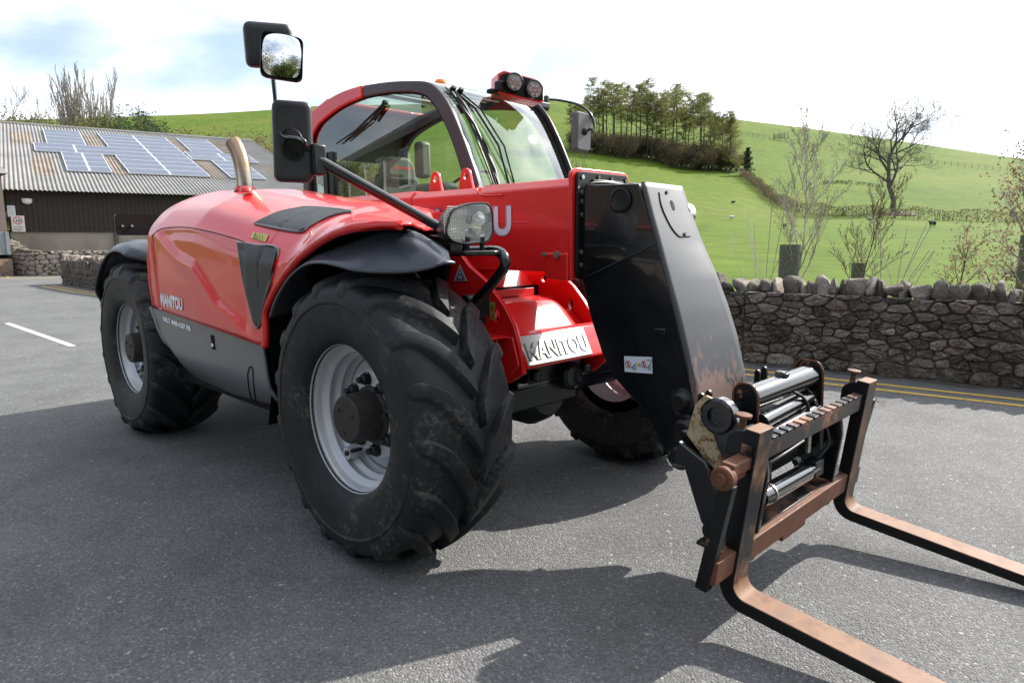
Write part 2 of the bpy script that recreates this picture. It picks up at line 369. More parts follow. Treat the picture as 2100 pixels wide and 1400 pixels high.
# bearing / distance from the road position -> world
def pol(a, r): return CAMP.x+r*math.cos(R(a)), CAMP.y+r*math.sin(R(a))
mb = MB(); rad = [0, 4, 8, 12, 16, 20, 25, 30, 36, 42, 50, 58, 66, 75, 85, 95, 105, 115, 125, 137, 150, 165, 180, 200, 220, 240, 260, 280, 300, 330, 370, 420, 500, 700, 1000, 1500]
azs = list(np.arange(80, 190, 1.0))+list(np.arange(190, 440, 4.0))
rows = []
for a in azs+[440]:
    row = []
    for r in rad:
        x, y = pol(a, r); z = terr(x, y)-.06
        row.append((x, y, z))
    rows.append(row)
mb.grid(rows)
m, nt, b = mat('grass_field', (.09, .15, .025), .9, 0, .08); GRASS = m
P = gcoord(nt)
n = noise(nt, .035, 5, .6, vec=P); n2 = noise(nt, .6, 6, .65, vec=P); n3 = noise(nt, 9, 5, .7, vec=P)
mp = N(nt, 'ShaderNodeMapping'); K(nt, P, mp.inputs[0]); mp.inputs['Rotation'].default_value = (0, 0, R(25)); mp.inputs['Scale'].default_value = (.04, .5, .04)
n4 = noise(nt, 1.6, 5, .6, vec=mp.outputs[0])
c1 = ramp(nt, n.outputs[0], [(.3, (.060, .104, .007)), (.5, (.080, .124, .010)), (.68, (.104, .130, .018))])
c2 = ramp(nt, n2.outputs[0], [(.3, .68), (.7, 1.20)]); c4 = ramp(nt, n4.outputs[0], [(.3, .84), (.7, 1.1)]); c3 = ramp(nt, n3.outputs[0], [(.3, .8), (.7, 1.15)])
cc = mixc(nt, 1, c1.outputs[0], c2.outputs[0], 'MULTIPLY'); cc = mixc(nt, 1, cc, c4.outputs[0], 'MULTIPLY'); cc = mixc(nt, 1, cc, c3.outputs[0], 'MULTIPLY')
K(nt, cc, b.inputs['Base Color']); bump(nt, b, n3.outputs[0], .5, .05)
obj('ground', mb, GRASS, smooth=80, kind='structure')
# ---- road
m, nt, b = mat('asphalt', (.1, .1, .1), .85, 0, .35); ASPH = m
P = gcoord(nt)
va = N(nt, 'ShaderNodeTexVoronoi'); va.inputs['Scale'].default_value = 125; K(nt, P, va.inputs['Vector'])
vb = N(nt, 'ShaderNodeTexVoronoi'); vb.inputs['Scale'].default_value = 46; K(nt, P, vb.inputs['Vector'])
big = noise(nt, .28, 6, .6, vec=P); med = noise(nt, 2.6, 6, .7, vec=P); fine = noise(nt, 60, 4, .7, vec=P)
base = ramp(nt, big.outputs[0], [(.3, (.126, .127, .128)), (.7, (.158, .158, .157))])
sv = N(nt, 'ShaderNodeSeparateXYZ'); K(nt, va.outputs['Color'], sv.inputs[0])
st = ramp(nt, sv.outputs[0], [(.0, .68), (.5, .94), (.80, 1.10), (.94, 1.26), (.99, 1.9)])
c = mixc(nt, 1, base.outputs[0], st.outputs[0], 'MULTIPLY')
mc = ramp(nt, med.outputs[0], [(.32, .84), (.66, 1.10)]); c = mixc(nt, 1, c, mc.outputs[0], 'MULTIPLY')
pn = noise(nt, .85, 5, .62, vec=P, dist=.6); pc = ramp(nt, pn.outputs[0], [(.36, .88), (.5, 1.0), (.62, 1.05)]); c = mixc(nt, 1, c, pc.outputs[0], 'MULTIPLY')
# grain gaps darken
gap = ramp(nt, va.outputs['Distance'], [(.25, 1.0), (.75, .80)]); c = mixc(nt, 1, c, gap.outputs[0], 'MULTIPLY')
# sparse pale chips
sb = N(nt, 'ShaderNodeSeparateXYZ'); K(nt, vb.outputs['Color'], sb.inputs[0])
chip = mth(nt, 'MULTIPLY', mth(nt, 'GREATER_THAN', sb.outputs[1], .985), mth(nt, 'LESS_THAN', vb.outputs['Distance'], .34))
c = mixc(nt, mth(nt, 'MULTIPLY', chip, .75), c, (.40, .38, .34))
# cracks
cw = noise(nt, 1.7, 5, .7, vec=P); vm = N(nt, 'ShaderNodeVectorMath', operation='MULTIPLY_ADD'); K(nt, cw.outputs['Color'], vm.inputs[0]); vm.inputs[1].default_value = (.9, .9, .0); K(nt, P, vm.inputs[2])
vc = N(nt, 'ShaderNodeTexVoronoi', feature='DISTANCE_TO_EDGE'); vc.inputs['Scale'].default_value = .42; K(nt, vm.outputs[0], vc.inputs['Vector'])
cr = ramp(nt, vc.outputs['Distance'], [(.0015, 1.0), (.005, 0.0)]); msk = noise(nt, .55, 3, vec=P); mk = ramp(nt, msk.outputs[0], [(.60, 0.0), (.65, 1.0)])
crk = mth(nt, 'MULTIPLY', cr.outputs[0], mk.outputs[0]); c = mixc(nt, mth(nt, 'MULTIPLY', crk, .5), c, (.04, .04, .04))
# darker oil / patch lane far left
K(nt, c, b.inputs['Base Color'])
h = mth(nt, 'SUBTRACT', mth(nt, 'MULTIPLY', mth(nt, 'SUBTRACT', 1.0, va.outputs['Distance']), 1.0), mth(nt, 'MULTIPLY', crk, 2.2))
h = mth(nt, 'ADD', h, mth(nt, 'MULTIPLY', sv.outputs[1], .8)); h = mth(nt, 'ADD', h, mth(nt, 'MULTIPLY', fine.outputs[0], .6))
bump(nt, b, h, .85, .006)
ry = [(x, wall_y(x)+.25) for x in (-24.5, -19.6, -10, -1, 1.55, 8, 16, 40)]
mb = MB(); poly = [(-60, -9), (45, -9)]+[(40, wall_y(40)+.2)]+ry[::-1]+[(-26, 8), (-34.5, 10), (-34.5, 22), (-60, 22)]
mb.add([(x, y, 0) for x, y in poly], [tuple(range(len(poly)))]); obj('road', mb, ASPH, smooth=0, kind='structure')
# verge strip at the wall foot: darker, dirt
m, nt, b = mat('dirty_gutter', (.06, .055, .05), .95, 0, .2); GUT = m
P = gcoord(nt); n = noise(nt, 6, 7, .7, vec=P); n2 = noise(nt, 70, 4, .7, vec=P)
c = ramp(nt, n.outputs[0], [(.3, (.055, .050, .042)), (.55, (.085, .078, .068)), (.75, (.05, .055, .03))]); K(nt, c.outputs[0], b.inputs['Base Color'])
h = mth(nt, 'ADD', n.outputs[0], n2.outputs[0]); bump(nt, b, h, .8, .01)
# gutter with a ragged inner edge
mb = MB(); xs = list(np.arange(-24, 16, .12)); rows = [[(x, wall_y(x)-.02, .010), (x, wall_y(x)-.10-.05*math.sin(x*7)-.04*math.sin(x*17+1)-.03*nr.random(), .003)] for x in xs]
mb.grid(rows); obj('gutter', mb, GUT, smooth=0, kind='structure')
def paint(name, col, wear=.5):
    m, nt, b = mat(name, col, .7, 0, .35); P = gcoord(nt)
    va = N(nt, 'ShaderNodeTexVoronoi'); va.inputs['Scale'].default_value = 105; K(nt, P, va.inputs['Vector'])
    n = noise(nt, 22, 6, .75, vec=P); f = ramp(nt, n.outputs[0], [(wear, 0.0), (wear+.1, 1.0)])
    K(nt, mixc(nt, mth(nt, 'MULTIPLY', f.outputs[0], .75), col, (.11, .105, .10)), b.inputs['Base Color'])
    bump(nt, b, mth(nt, 'SUBTRACT', 1.0, va.outputs['Distance']), .6, .004); return m
YLINE = paint('yellow_road_paint', (.46, .31, .07), .54); WLINE = paint('white_road_paint', (.55, .54, .52), .55)
def strip(name, pts, off, w, mt, z=.004, kind='structure'):
    P = [Vector(p) for p in pts]; rows = []
    for i, p in enumerate(P):
        t = (P[min(i+1, len(P)-1)]-P[max(0, i-1)]).normalized(); nrm = Vector((t.y, -t.x))
        rows.append([(*(p+nrm*(off-w/2)), z), (*(p+nrm*(off+w/2)), z)])
    return obj(name, MB().grid(rows), mt, smooth=0, kind=kind)
fine_w = [(x, wall_y(x)) for x in np.arange(-23.5, 30, .5)]
strip('yellow_line', fine_w, .48, .085, YLINE); strip('yellow_line', fine_w, .74, .085, YLINE)
strip('yellow_line', [(-45, 4.6), (-38, 3.6), (-31.2, 2.7), (-30.3, 2.9), (-28.8, 3.9)], 0, .09, YLINE, .004)
strip('yellow_line', [(-45, 4.2), (-38, 3.25), (-31.2, 2.35), (-29.9, 2.6), (-28.4, 3.8)], 0, .09, YLINE, .004)
strip('white_line', [(-11.98, -.45), (-8.085, -.36)], 0, .085, WLINE); strip('white_line', [(-20, -.62), (-16.2, -.53)], 0, .11, WLINE)

# ---- stone walls --------------------------------------------------
def stone_mat(name, cs, seed):
    m, nt, b = mat(name, cs[0], .9, 0, .25); P = gcoord(nt)
    oi = N(nt, 'ShaderNodeObjectInfo')
    n = noise(nt, 7, 7, .7, vec=P); n2 = noise(nt, 55, 6, .75, vec=P); n3 = noise(nt, 2.3, 3, vec=P)
    c = ramp(nt, mth(nt, 'ADD', mth(nt, 'MULTIPLY', n.outputs[0], .55), mth(nt, 'MULTIPLY', n3.outputs[0], .45)), [(.33, cs[0]), (.5, cs[1]), (.66, cs[2])])
    rv = ramp(nt, oi.outputs['Random'], [(0, .50), (.35, .75), (.6, 1.0), (.85, 1.25), (1, 1.9)])
    c = mixc(nt, 1, c.outputs[0], rv.outputs[0], 'MULTIPLY')
    d = ramp(nt, n2.outputs[0], [(.32, .45), (.62, 1.25)]); c = mixc(nt, 1, c, d.outputs[0], 'MULTIPLY')
    li = noise(nt, 14, 5, .8, vec=P); lf = ramp(nt, li.outputs[0], [(.58, 0.0), (.70, .8)]); c = mixc(nt, lf.outputs[0], c, cs[3])
    K(nt, c, b.inputs['Base Color']); h = mth(nt, 'ADD', mth(nt, 'MULTIPLY', n.outputs[0], 1.4), mth(nt, 'MULTIPLY', n2.outputs[0], .8)); bump(nt, b, h, 1.0, .045)
    return m
STONE = stone_mat('limestone_rubble', ((.17, .130, .105), (.27, .23, .195), (.38, .345, .305), (.54, .51, .46)), 1)
COPE = stone_mat('coping_stone', ((.17, .140, .115), (.27, .235, .20), (.38, .35, .31), (.54, .52, .47)), 2)
MORT = stone_mat('wall_core_earth', ((.085, .062, .048), (.135, .098, .075), (.19, .14, .105), (.17, .145, .11)), 3)
def clip_poly(poly, p, nv):
    out = []
    for i in range(len(poly)):
        a, b = poly[i], poly[(i+1) % len(poly)]
        da = (a[0]-p[0])*nv[0]+(a[1]-p[1])*nv[1]; db = (b[0]-p[0])*nv[0]+(b[1]-p[1])*nv[1]
        if da <= 0: out.append(a)
        if (da < 0) != (db < 0) and da != db:
            t = da/(da-db); out.append((a[0]+(b[0]-a[0])*t, a[1]+(b[1]-a[1])*t))
    return out
def rubble_cells(L, H, rg, course=.13, wmin=.10, wmax=.34):
    """sites in loose courses, voronoi cells with a horizontal stretch"""
    sites = []; z = -.02
    while z < H:
        ch = course*rg.choice((.5, .7, .9, 1.1, 1.4, 1.7)); x = -.2+rg.random()*.2
        while x < L+.2:
            w = rg.uniform(wmin, wmax)*(.6+.6*ch/course); sites.append((x+w/2, z+ch/2+rg.uniform(-.045, .045))); x += w
        z += ch
    sx = .52; S2 = [(s[0]*sx, s[1]) for s in sites]; cells = []
    for i, s in enumerate(S2):
        poly = [(-1, -1), (L*sx+1, -1), (L*sx+1, H+1), (-1, H+1)]
        nb = sorted(((q[0]-s[0])**2+(q[1]-s[1])**2, j) for j, q in enumerate(S2) if j != i and abs(q[0]-s[0]) < .7 and abs(q[1]-s[1]) < .7)[:18]
        for _, j in nb:
            q = S2[j]; poly = clip_poly(poly, ((s[0]+q[0])/2, (s[1]+q[1])/2), (q[0]-s[0], q[1]-s[1]))
            if len(poly) < 3: break
        for p, nv in (((0, 0), (-1, 0)), ((L*sx, 0), (1, 0)), ((0, 0), (0, -1)), ((0, H), (0, 1))):
            if len(poly) >= 3: poly = clip_poly(poly, p, nv)
        if len(poly) < 3: continue
        poly = [(p[0]/sx, p[1]) for p in poly]
        A = abs(sum(poly[k][0]*poly[(k+1) % len(poly)][1]-poly[(k+1) % len(poly)][0]*poly[k][1] for k in range(len(poly))))/2
        if A > .003: cells.append(poly)
    return cells
def stone_from_cell(poly, rg, proud, gap=.004, fine=True):
    n = 16 if fine else 8
    cx = sum(p[0] for p in poly)/len(poly); cz = sum(p[1] for p in poly)/len(poly)
    poly = roundpoly(poly, rg.uniform(.015, .045), 3)
    # resample n points by perimeter
    Ls = [math.dist(poly[i], poly[(i+1) % len(poly)]) for i in range(len(poly))]; T = sum(Ls); pts = []; acc = 0; i = 0
    for k in range(n):
        t = T*k/n
        while acc+Ls[i] < t: acc += Ls[i]; i += 1
        a, b = poly[i], poly[(i+1) % len(poly)]; f = (t-acc)/max(1e-6, Ls[i]); pts.append((a[0]+(b[0]-a[0])*f, a[1]+(b[1]-a[1])*f))
    size = math.sqrt(T)*.1; rings = []
    ax, az = rg.uniform(-.35, .35), rg.uniform(-.35, .35)
    for (sc, dp) in ((1.0, -.06), (1.0, proud*.05), (.965, proud*.7), (.80, proud*1.0), (.42, proud*1.04)) if fine else ((1, -.05), (.95, proud*.6), (.6, proud)):
        ring = []
        for k, p in enumerate(pts):
            d = math.hypot(p[0]-cx, p[1]-cz); g = max(.2, 1-gap/max(.02, d)); s_ = sc*g*(1+rg.uniform(-.10, .05))
            x = cx+(p[0]-cx)*s_; z = cz+(p[1]-cz)*s_
            dd = dp+(ax*(x-cx)+az*(z-cz))*(.5 if sc < 1 else 0)+rg.uniform(-.012, .012)
            ring.append((x, -dd, z))
        rings.append(ring)
    mb = MB(); mb.grid(rings, closeu=True); o = len(mb.v); k0 = (len(rings)-1)*n
    mb.v.append((cx, -(proud*1.08+rg.uniform(-.006, .008)), cz)); mb.f += [(k0+k, k0+(k+1) % n, o) for k in range(n)]
    return mb
def rock(rg, w, d, h, n=13, sub=True):
    bm = bmesh.new()
    for k in range(n):
        v = Vector((rg.gauss(0, 1), rg.gauss(0, 1), rg.gauss(0, 1))).normalized(); v = Vector([math.copysign(abs(q)**.72, q) for q in v]); v *= rg.uniform(.80, 1.08)
        bm.verts.new((v.x*w/2, v.y*d/2, v.z*h/2))
    bmesh.ops.convex_hull(bm, input=bm.verts)
    bmesh.ops.delete(bm, geom=[v for v in bm.verts if not v.link_faces], context='VERTS')
    if sub:
        bmesh.ops.bevel(bm, geom=bm.edges[:], offset=.012, segments=1, affect='EDGES')
    mb = MB(); mb.v = [tuple(v.co) for v in bm.verts]; bm.verts.index_update(); mb.f = [tuple(v.index for v in f.verts) for f in bm.faces]; bm.free(); return mb
def frame_on(p0, p1):
    p0, p1 = Vector((*p0, 0)), Vector((*p1, 0)); u = (p1-p0).normalized(); w = Vector((-u.y, u.x, 0))
    return Matrix(((u.x, w.x, 0, p0.x), (u.y, w.y, 0, p0.y), (0, 0, 1, 0), (0, 0, 0, 1))), (p1-p0).length   # local x along, y into the wall, z up
HB = .80
# the roadside wall
wx0, wx1 = -1.9, 2.4
root = empty('stone_wall', (wx0, wall_y(wx0), 0), label='long rubble stone wall topped with upright coping stones along the field edge', category='stone wall')
pts = [(x, wall_y(x)) for x in (-24.3, -19.6, -14, -10, -5.5, wx0, -1.0, 1.55, wx1, 8, 16, 40)]
core = MB()
rows = []
for i, (x, y) in enumerate(pts):
    rows.append([(x, y-.004, -.05), (x, y+.004, HB-.03), (x, y+.30, HB-.03), (x, y+.38, -.3)])
core.grid(rows); core.add(rows[0], [(0, 1, 2, 3)])
obj('wall_core', core, MORT, root, smooth=0)
far_st = MB(); far_cp = MB()
for i in range(len(pts)-1):
    M, L = frame_on(pts[i], pts[i+1]); near = wx0-.01 <= pts[i][0] < wx1-.01; rg = random.Random(100+i)
    if pts[i][0] > 15: continue
    if near:
        for poly in rubble_cells(L, HB, rg, .105, .08, .25):
            sm = stone_from_cell(poly, rg, rg.uniform(.012, .05)); sm.xform(M); cx = sum(p[0] for p in poly)/len(poly)
            obj('stone', sm, STONE, root, smooth=30)
        x = 0
        while x < L-.05:
            w = rg.uniform(.08, .19); h = rg.uniform(.17, .26); d = rg.uniform(.26, .36)
            r_ = rock(rg, w*1.42, d, h*1.35, 14); tilt = rg.uniform(-.40, .15)
            r_.xform(M @ Matrix.Translation((x+w/2, .15, HB+h*.36-.03)) @ Matrix.Rotation(tilt, 4, 'Y') @ Matrix.Rotation(rg.uniform(-.3, .3), 4, 'Z'))
            obj('coping_stone', r_, COPE, root, smooth=0); x += w*.92
        # second, small filler stones peeping between
    else:
        dense = pts[i+1][0] < -18 or pts[i][0] > 3
        if not dense and pts[i][0] < -5: dense = False
        for poly in rubble_cells(L, HB, rg, .15, .16, .42):
            sm = stone_from_cell(poly, rg, rg.uniform(.012, .05), fine=False); sm.xform(M); far_st.add(sm.v, sm.f)
        x = 0
        while x < L:
            w = rg.uniform(.12, .24); h = rg.uniform(.18, .27)
            r_ = rock(rg, w*1.1, .36, h, 10, False); r_.xform(M @ Matrix.Translation((x+w/2, .17, HB+h*.36-.02)) @ Matrix.Rotation(rg.uniform(-.25, .1), 4, 'Y')); far_cp.add(r_.v, r_.f); x += w*.95
obj('stonework', far_st, STONE, root, smooth=40, kind='stuff'); obj('coping', far_cp, COPE, root, smooth=30, kind='stuff')
# the yard wall by the barn (curves and rises to the barn corner)
yr = empty('yard_wall', (-31.6, 3.5, 0), label='curved low stone wall with pale flat top sweeping up to the corner of the brown barn', category='stone wall')
yp = [(-29.6, 9.0), (-30.6, 6.2), (-31.5, 3.7), (-33.0, 3.3), (-34.6, 3.28), (-36.2, 3.3)]; yh = [.95, .95, .95, 1.05, 1.35, 1.6]
st = MB(); cp = MB(); corem = MB()
for i in range(len(yp)-1):
    M, L = frame_on(yp[i+1], yp[i]) if False else frame_on(yp[i], yp[i+1]); rg = random.Random(300+i); Mi = frame_on(yp[i+1], yp[i])[0]
    h = min(yh[i], yh[i+1])
    for poly in rubble_cells(L, h, rg, .16, .16, .45):
        sm = stone_from_cell(poly, rg, rg.uniform(.015, .05), fine=False); sm.xform(Mi); st.add(sm.v, sm.f)
    a, b_ = Vector((*yp[i], 0)), Vector((*yp[i+1], 0)); w = (b_-a).normalized().cross(Vector((0, 0, 1)))*-1
    side = w*.5 if w.dot(Vector((-1, .5, 0))) > 0 else -w*.5
    corem.add([a+Vector((0, 0, -.1)), b_+Vector((0, 0, -.1)), b_+Vector((0, 0, yh[i+1]-.02)), a+Vector((0, 0, yh[i]-.02)), a+side+Vector((0, 0, -.1)), b_+side+Vector((0, 0, -.1)), b_+side+Vector((0, 0, yh[i+1]+.02)), a+side+Vector((0, 0, yh[i]+.02))],
              [(0, 1, 2, 3), (4, 7, 6, 5), (3, 2, 6, 7), (0, 3, 7, 4), (1, 5, 6, 2)])
    nn = int(L/.22)
    for k in range(nn):
        t = (k+.5)/nn; p = a.lerp(b_, t)+side*.5; hh_ = yh[i]*(1-t)+yh[i+1]*t; r_ = rock(rg, .26, .58, .12, 10, False)
        an = math.atan2((b_-a).y, (b_-a).x); r_.xform(Matrix.Translation((p.x, p.y, hh_+.02)) @ Matrix.Rotation(an, 4, 'Z')); cp.add(r_.v, r_.f)
obj('wall_core', corem, MORT, yr, smooth=0); obj('stonework', st, STONE, yr, smooth=40, kind='stuff'); obj('coping', cp, COPE, yr, smooth=30, kind='stuff')
# ---- barn -----------------------------------------------------------
BA = Vector((-35.47, 3.67, 0)); BE = Vector((.18007, .98365, 0)); BH = Vector((-.98365, .18007, 0)); PIT = R(16.5)
BS = BH*math.cos(PIT)+Vector((0, 0, math.sin(PIT))); BN = BE.cross(BS)*-1
if BN.z < 0: BN = -BN
ZE = 3.776; UPR = 18.3; ALX = 15.4; AL0 = -6.0
def RP(al, up, n=0): return BA+Vector((0, 0, ZE))+BE*al+BS*up+BN*n
barn = empty('barn', BA, label='big agricultural barn with brown cladding and grey corrugated roof carrying solar panels', category='barn')
m, nt, b = mat('fibre_cement_roof', (.3, .29, .27), .85, 0, .25); ROOF = m
P = gcoord(nt); n = noise(nt, .5, 6, .6, vec=P); n2 = noise(nt, 5, 5, .7, vec=P)
c = ramp(nt, n.outputs[0], [(.3, (.165, .162, .158)), (.7, (.235, .23, .22))]); d = ramp(nt, n2.outputs[0], [(.3, .8), (.7, 1.1)])
K(nt, mixc(nt, 1, c.outputs[0], d.outputs[0], 'MULTIPLY'), b.inputs['Base Color'])
ROOFL = simple('stained_rooflight_sheet', (.17, .135, .10), .7, 0, .35, 1.2)
CLAD = simple('brown_vertical_cladding', (.026, .018, .015), .7, 0, .15, 1.5)
def corrugated(al0, al1, up0, up1, n0=0, pitch=.18, amp=.028, res=6):
    mb = MB(); k = int((al1-al0)/pitch*res); rows = []
    for i in range(k+1):
        al = al0+(al1-al0)*i/k; h = amp*math.cos(2*math.pi*al/pitch); rows.append([RP(al, up0, n0+h), RP(al, up1, n0+h)])
    return mb.grid(rows)
# near slope made of sheet courses, each lapping the one below
for j, (u0, u1) in enumerate(((-.25, 3.0), (2.95, 7.6), (7.55, 11.4), (11.35, 15.3), (15.25, UPR))):
    obj('roof_sheet', corrugated(AL0, ALX, u0, u1, .012*j if False else (0.0 if j % 2 else .008)), ROOF, barn, smooth=80, fixn=False)
for a0, a1, u0, u1 in ((.3, 1.4, 11.4, 15.2), (1.15, 2.05, 3.0, 7.5), (4.15, 5.05, 11.5, 16.0), (4.6, 5.6, 3.9, 8.8), (9.0, 9.75, 12, 16.6), (9.55, 10.35, 4.0, 8.9), (12.1, 13.6, 12.4, 17.2), (13.2, 15.0, 5.2, 8.2)):
    obj('rooflight', corrugated(a0, a1, u0, u1, .018), ROOFL, barn, smooth=80, fixn=False)
mb = MB(); mb.tube([RP(AL0, UPR, .02), RP(ALX, UPR, .02)], .11, 8); obj('ridge', mb, ROOF, barn)
mb = MB(); S2 = BH*math.cos(PIT)-Vector((0, 0, math.sin(PIT)))
mb.add([RP(AL0, UPR), RP(ALX, UPR), RP(ALX, UPR)+S2*18, RP(AL0, UPR)+S2*18], [(0, 1, 2, 3)]); obj('far_roof_slope', mb, ROOF, barn, smooth=0)
mb = MB(); mb.tube([RP(ALX, -.25, .01), RP(ALX, UPR, .01)], .06, 6); obj('verge_trim', mb, ROOF, barn)
# cladding as ribs
mb = MB(); rows = []; al = -.03; WB_ = BH*.25; k = 0
def WP(al, z, n=0): return BA+BH*(.25-n)+BE*al+Vector((0, 0, z))
seq = []
while al < ALX: seq += [(al, 0), (al+.10, 0), (al+.125, .03), (al+.175, .03)]; al += .20
mb.grid([[WP(a, 1.87, n), WP(a, ZE+.02, n)] for a, n in seq]); obj('cladding', mb, CLAD, barn, smooth=0, fixn=False)
mb = MB()
mb.add([WP(-.03, 0, -.02), WP(ALX, 0, -.02), WP(ALX, 1.87, -.02), WP(-.03, 1.87, -.02)], [(0, 1, 2, 3)])
CONC = simple('stained_concrete_wall', (.25, .22, .185), .9, 0, .25, .8, .3, .3, 12)
obj('concrete_wall', mb, CONC, barn, smooth=0)
mb = MB(); a = WP(-.03, 0, .0); mb.add([WP(-.03, 0), WP(-.03, ZE), RP(-.03, UPR, -.05), RP(-.03, UPR, -.05)*1-Vector((0, 0, RP(0, UPR).z))], [(0, 1, 2, 3)])
obj('gable_wall', mb, CLAD, barn, smooth=0)
mb = MB(); mb.add([WP(ALX-.05, 0), WP(ALX-.05, ZE), RP(ALX-.05, UPR, -.05), RP(ALX-.05, UPR, -.05)-Vector((0, 0, RP(0, UPR).z))], [(0, 1, 2, 3)]); obj('gable_wall', mb, CLAD, barn, smooth=0)
mb = MB(); mb.box(WP(4.15, .93, .06), (.12, .16, 1.88)); obj('steel_post', mb, simple('post_brown_grey', (.08, .07, .06), .7), barn)
mb = MB(); mb.add([WP(-.03, 1.85, .05), WP(ALX, 1.85, .05), WP(ALX, 1.90, .05), WP(-.03, 1.90, .05), WP(-.03, 1.90, -.01), WP(ALX, 1.90, -.01)], [(0, 1, 2, 3), (3, 2, 5, 4)]); obj('drip_trim', mb, CLAD, barn, smooth=0)
# solar panels
m, nt, b = mat('solar_cells', (.03, .04, .07), .22, 0, .5); PV = m; b.inputs['Roughness'].default_value = .5; b.inputs['Specular IOR Level'].default_value = .25
uv = noise(nt, 3, 2, vec=gcoord(nt)); c = ramp(nt, uv.outputs[0], [(.3, (.075, .092, .135)), (.7, (.095, .112, .155))]); K(nt, c.outputs[0], b.inputs['Base Color'])
ALF = simple('panel_frame_aluminium', (.50, .52, .55), .4, .3, .05, 3)
def panel(al, up, w, h):
    t = .11
    q = MB(); e = .02; q.add([RP(al, up, t), RP(al+w, up, t), RP(al+w, up+h, t), RP(al, up+h, t), RP(al, up, t-.06), RP(al+w, up, t-.06), RP(al+w, up+h, t-.06), RP(al, up+h, t-.06)],
       [(0, 1, 2, 3), (0, 4, 5, 1), (1, 5, 6, 2), (2, 6, 7, 3), (3, 7, 4, 0)])
    o = obj('solar_panel', q, ALF, barn, smooth=0)
    g = MB(); e = .045; g.add([RP(al+e, up+e, t+.004), RP(al+w-e, up+e, t+.004), RP(al+w-e, up+h-e, t+.004), RP(al+e, up+h-e, t+.004)], [(0, 1, 2, 3)]); obj('cells', g, PV, o, smooth=0)
g_ = .02; MH = 1.24
for r in range(4): panel(2.0, 11.42+r*MH, 2.0, MH-g_)
for r in range(2):
    for c_ in (1.35, 3.33): panel(c_, 8.93+r*MH, 1.96, MH-g_)
for r in range(4):
    for c_ in (2.55, 3.57): panel(c_, 3.97+r*MH, 1.0, MH-g_)
for r in range(10):
    for c_ in (5.33, 7.38): panel(c_-(r*.035), 4.0+r*MH, 2.03, MH-g_)
for r in range(4): panel(9.82, 11.7+r*MH, 2.03, MH-g_)
for r in range(2):
    for c_ in (9.4, 11.42): panel(c_, 9.0+r*MH*1.05, 2.0, MH-g_)
for r in range(4): panel(10.5, 4.0+r*MH, 2.0, MH-g_)
# bell box and signs on the barn
bb = MB(); c = WP(.72, 3.35, .12); bb.lathe([(.0, .0), (.19, .0), (.21, .06), (.17, .20), (.06, .26), (0, .27)], (0, 0, 0), 'z', 14); bb.xform(Matrix.Translation(c) @ Matrix.Rotation(math.pi, 4, 'X') @ Matrix.Diagonal((.6, 1, 1, 1)))
al_ = obj('alarm_box', bb, simple('white_plastic', (.6, .6, .56), .5), None, label='white bell shaped alarm box high on the brown barn wall', category='alarm box')
def wallM(al, z, n): # local x->BE, y->up, z->outward (-BH)
    o = WP(al, z, n); return Matrix(((BE.x, 0, -BH.x, o.x), (BE.y, 0, -BH.y, o.y), (0, 1, 0, o.z), (0, 0, 0, 1)))
mb = MB(); mb.box((.0, 0, 0), (.30, .50, .02)); mb.xform(wallM(.10, 2.78, .06)); obj('notice_board', mb, simple('pale_board', (.55, .58, .62), .6), None, label='small blank pale board fixed at the barn corner above the speed sign', category='sign')
mb = MB(); mb.box((0, 0, 0), (.50, .72, .02)); mb.xform(wallM(.30, 2.22, .065)); sg = obj('speed_sign', mb, simple('sign_white', (.62, .60, .60), .5), None, label='white rectangular sign with number 10 in a red ring on the barn corner', category='sign')
ring = MB(); k = 24
ring.grid([[(r_*math.cos(2*math.pi*i/k), r_*math.sin(2*math.pi*i/k), 0) for i in range(k)] for r_ in (.17, .135)], closeu=True); ring.xform(wallM(.30, 2.36, .080)); obj('ring', ring, REDINK, sg, smooth=0)
obj('numerals', text_mesh('numerals', '10', .19, BLKINK, .001, .004, wallM(.30, 2.29, .080), align='CENTER'), None, sg)
mb = MB()
for z in (2.08, 2.01, 1.94): mb.box((0, z-2.0, 0), (.34, .028, .002))
mb.xform(wallM(.30, 2.0, .080)); obj('small_print', mb, simple('print_grey', (.25, .25, .25), .6), sg, smooth=0)
mb = MB(); mb.box((0, 0, 0), (.8, .2, .02)); mb.xform(wallM(7.9, 3.5, .06)); obj('notice_board', mb, simple('amber_board', (.5, .34, .05), .6), None, label='narrow amber board under the barn eaves above the red bonnet', category='sign')
# shed at the far left
sh = MB(); sh.prism([(-46, -6), (-34.6, -6), (-34.3, 3.35), (-46, 3.6)], 'z', 0, 4.3)
PINK = simple('pinkish_brown_cladding', (.17, .125, .115), .8, 0, .12, .8)
so_ = obj('shed', sh, PINK, None, smooth=0, label='pinkish brown shed at the far left edge beside the barn', category='shed')
mb = MB(); mb.add([(-46.2, -6.2, 4.3), (-34.2, -6.2, 4.3), (-33.9, 3.55, 4.3), (-46.2, 3.8, 4.3), (-40, -6.2, 6), (-40, 3.7, 6)], [(0, 4, 5, 3), (4, 1, 2, 5), (0, 1, 4), (2, 3, 5), (0, 3, 2, 1)]); obj('roof', mb, ROOF, so_, smooth=0)
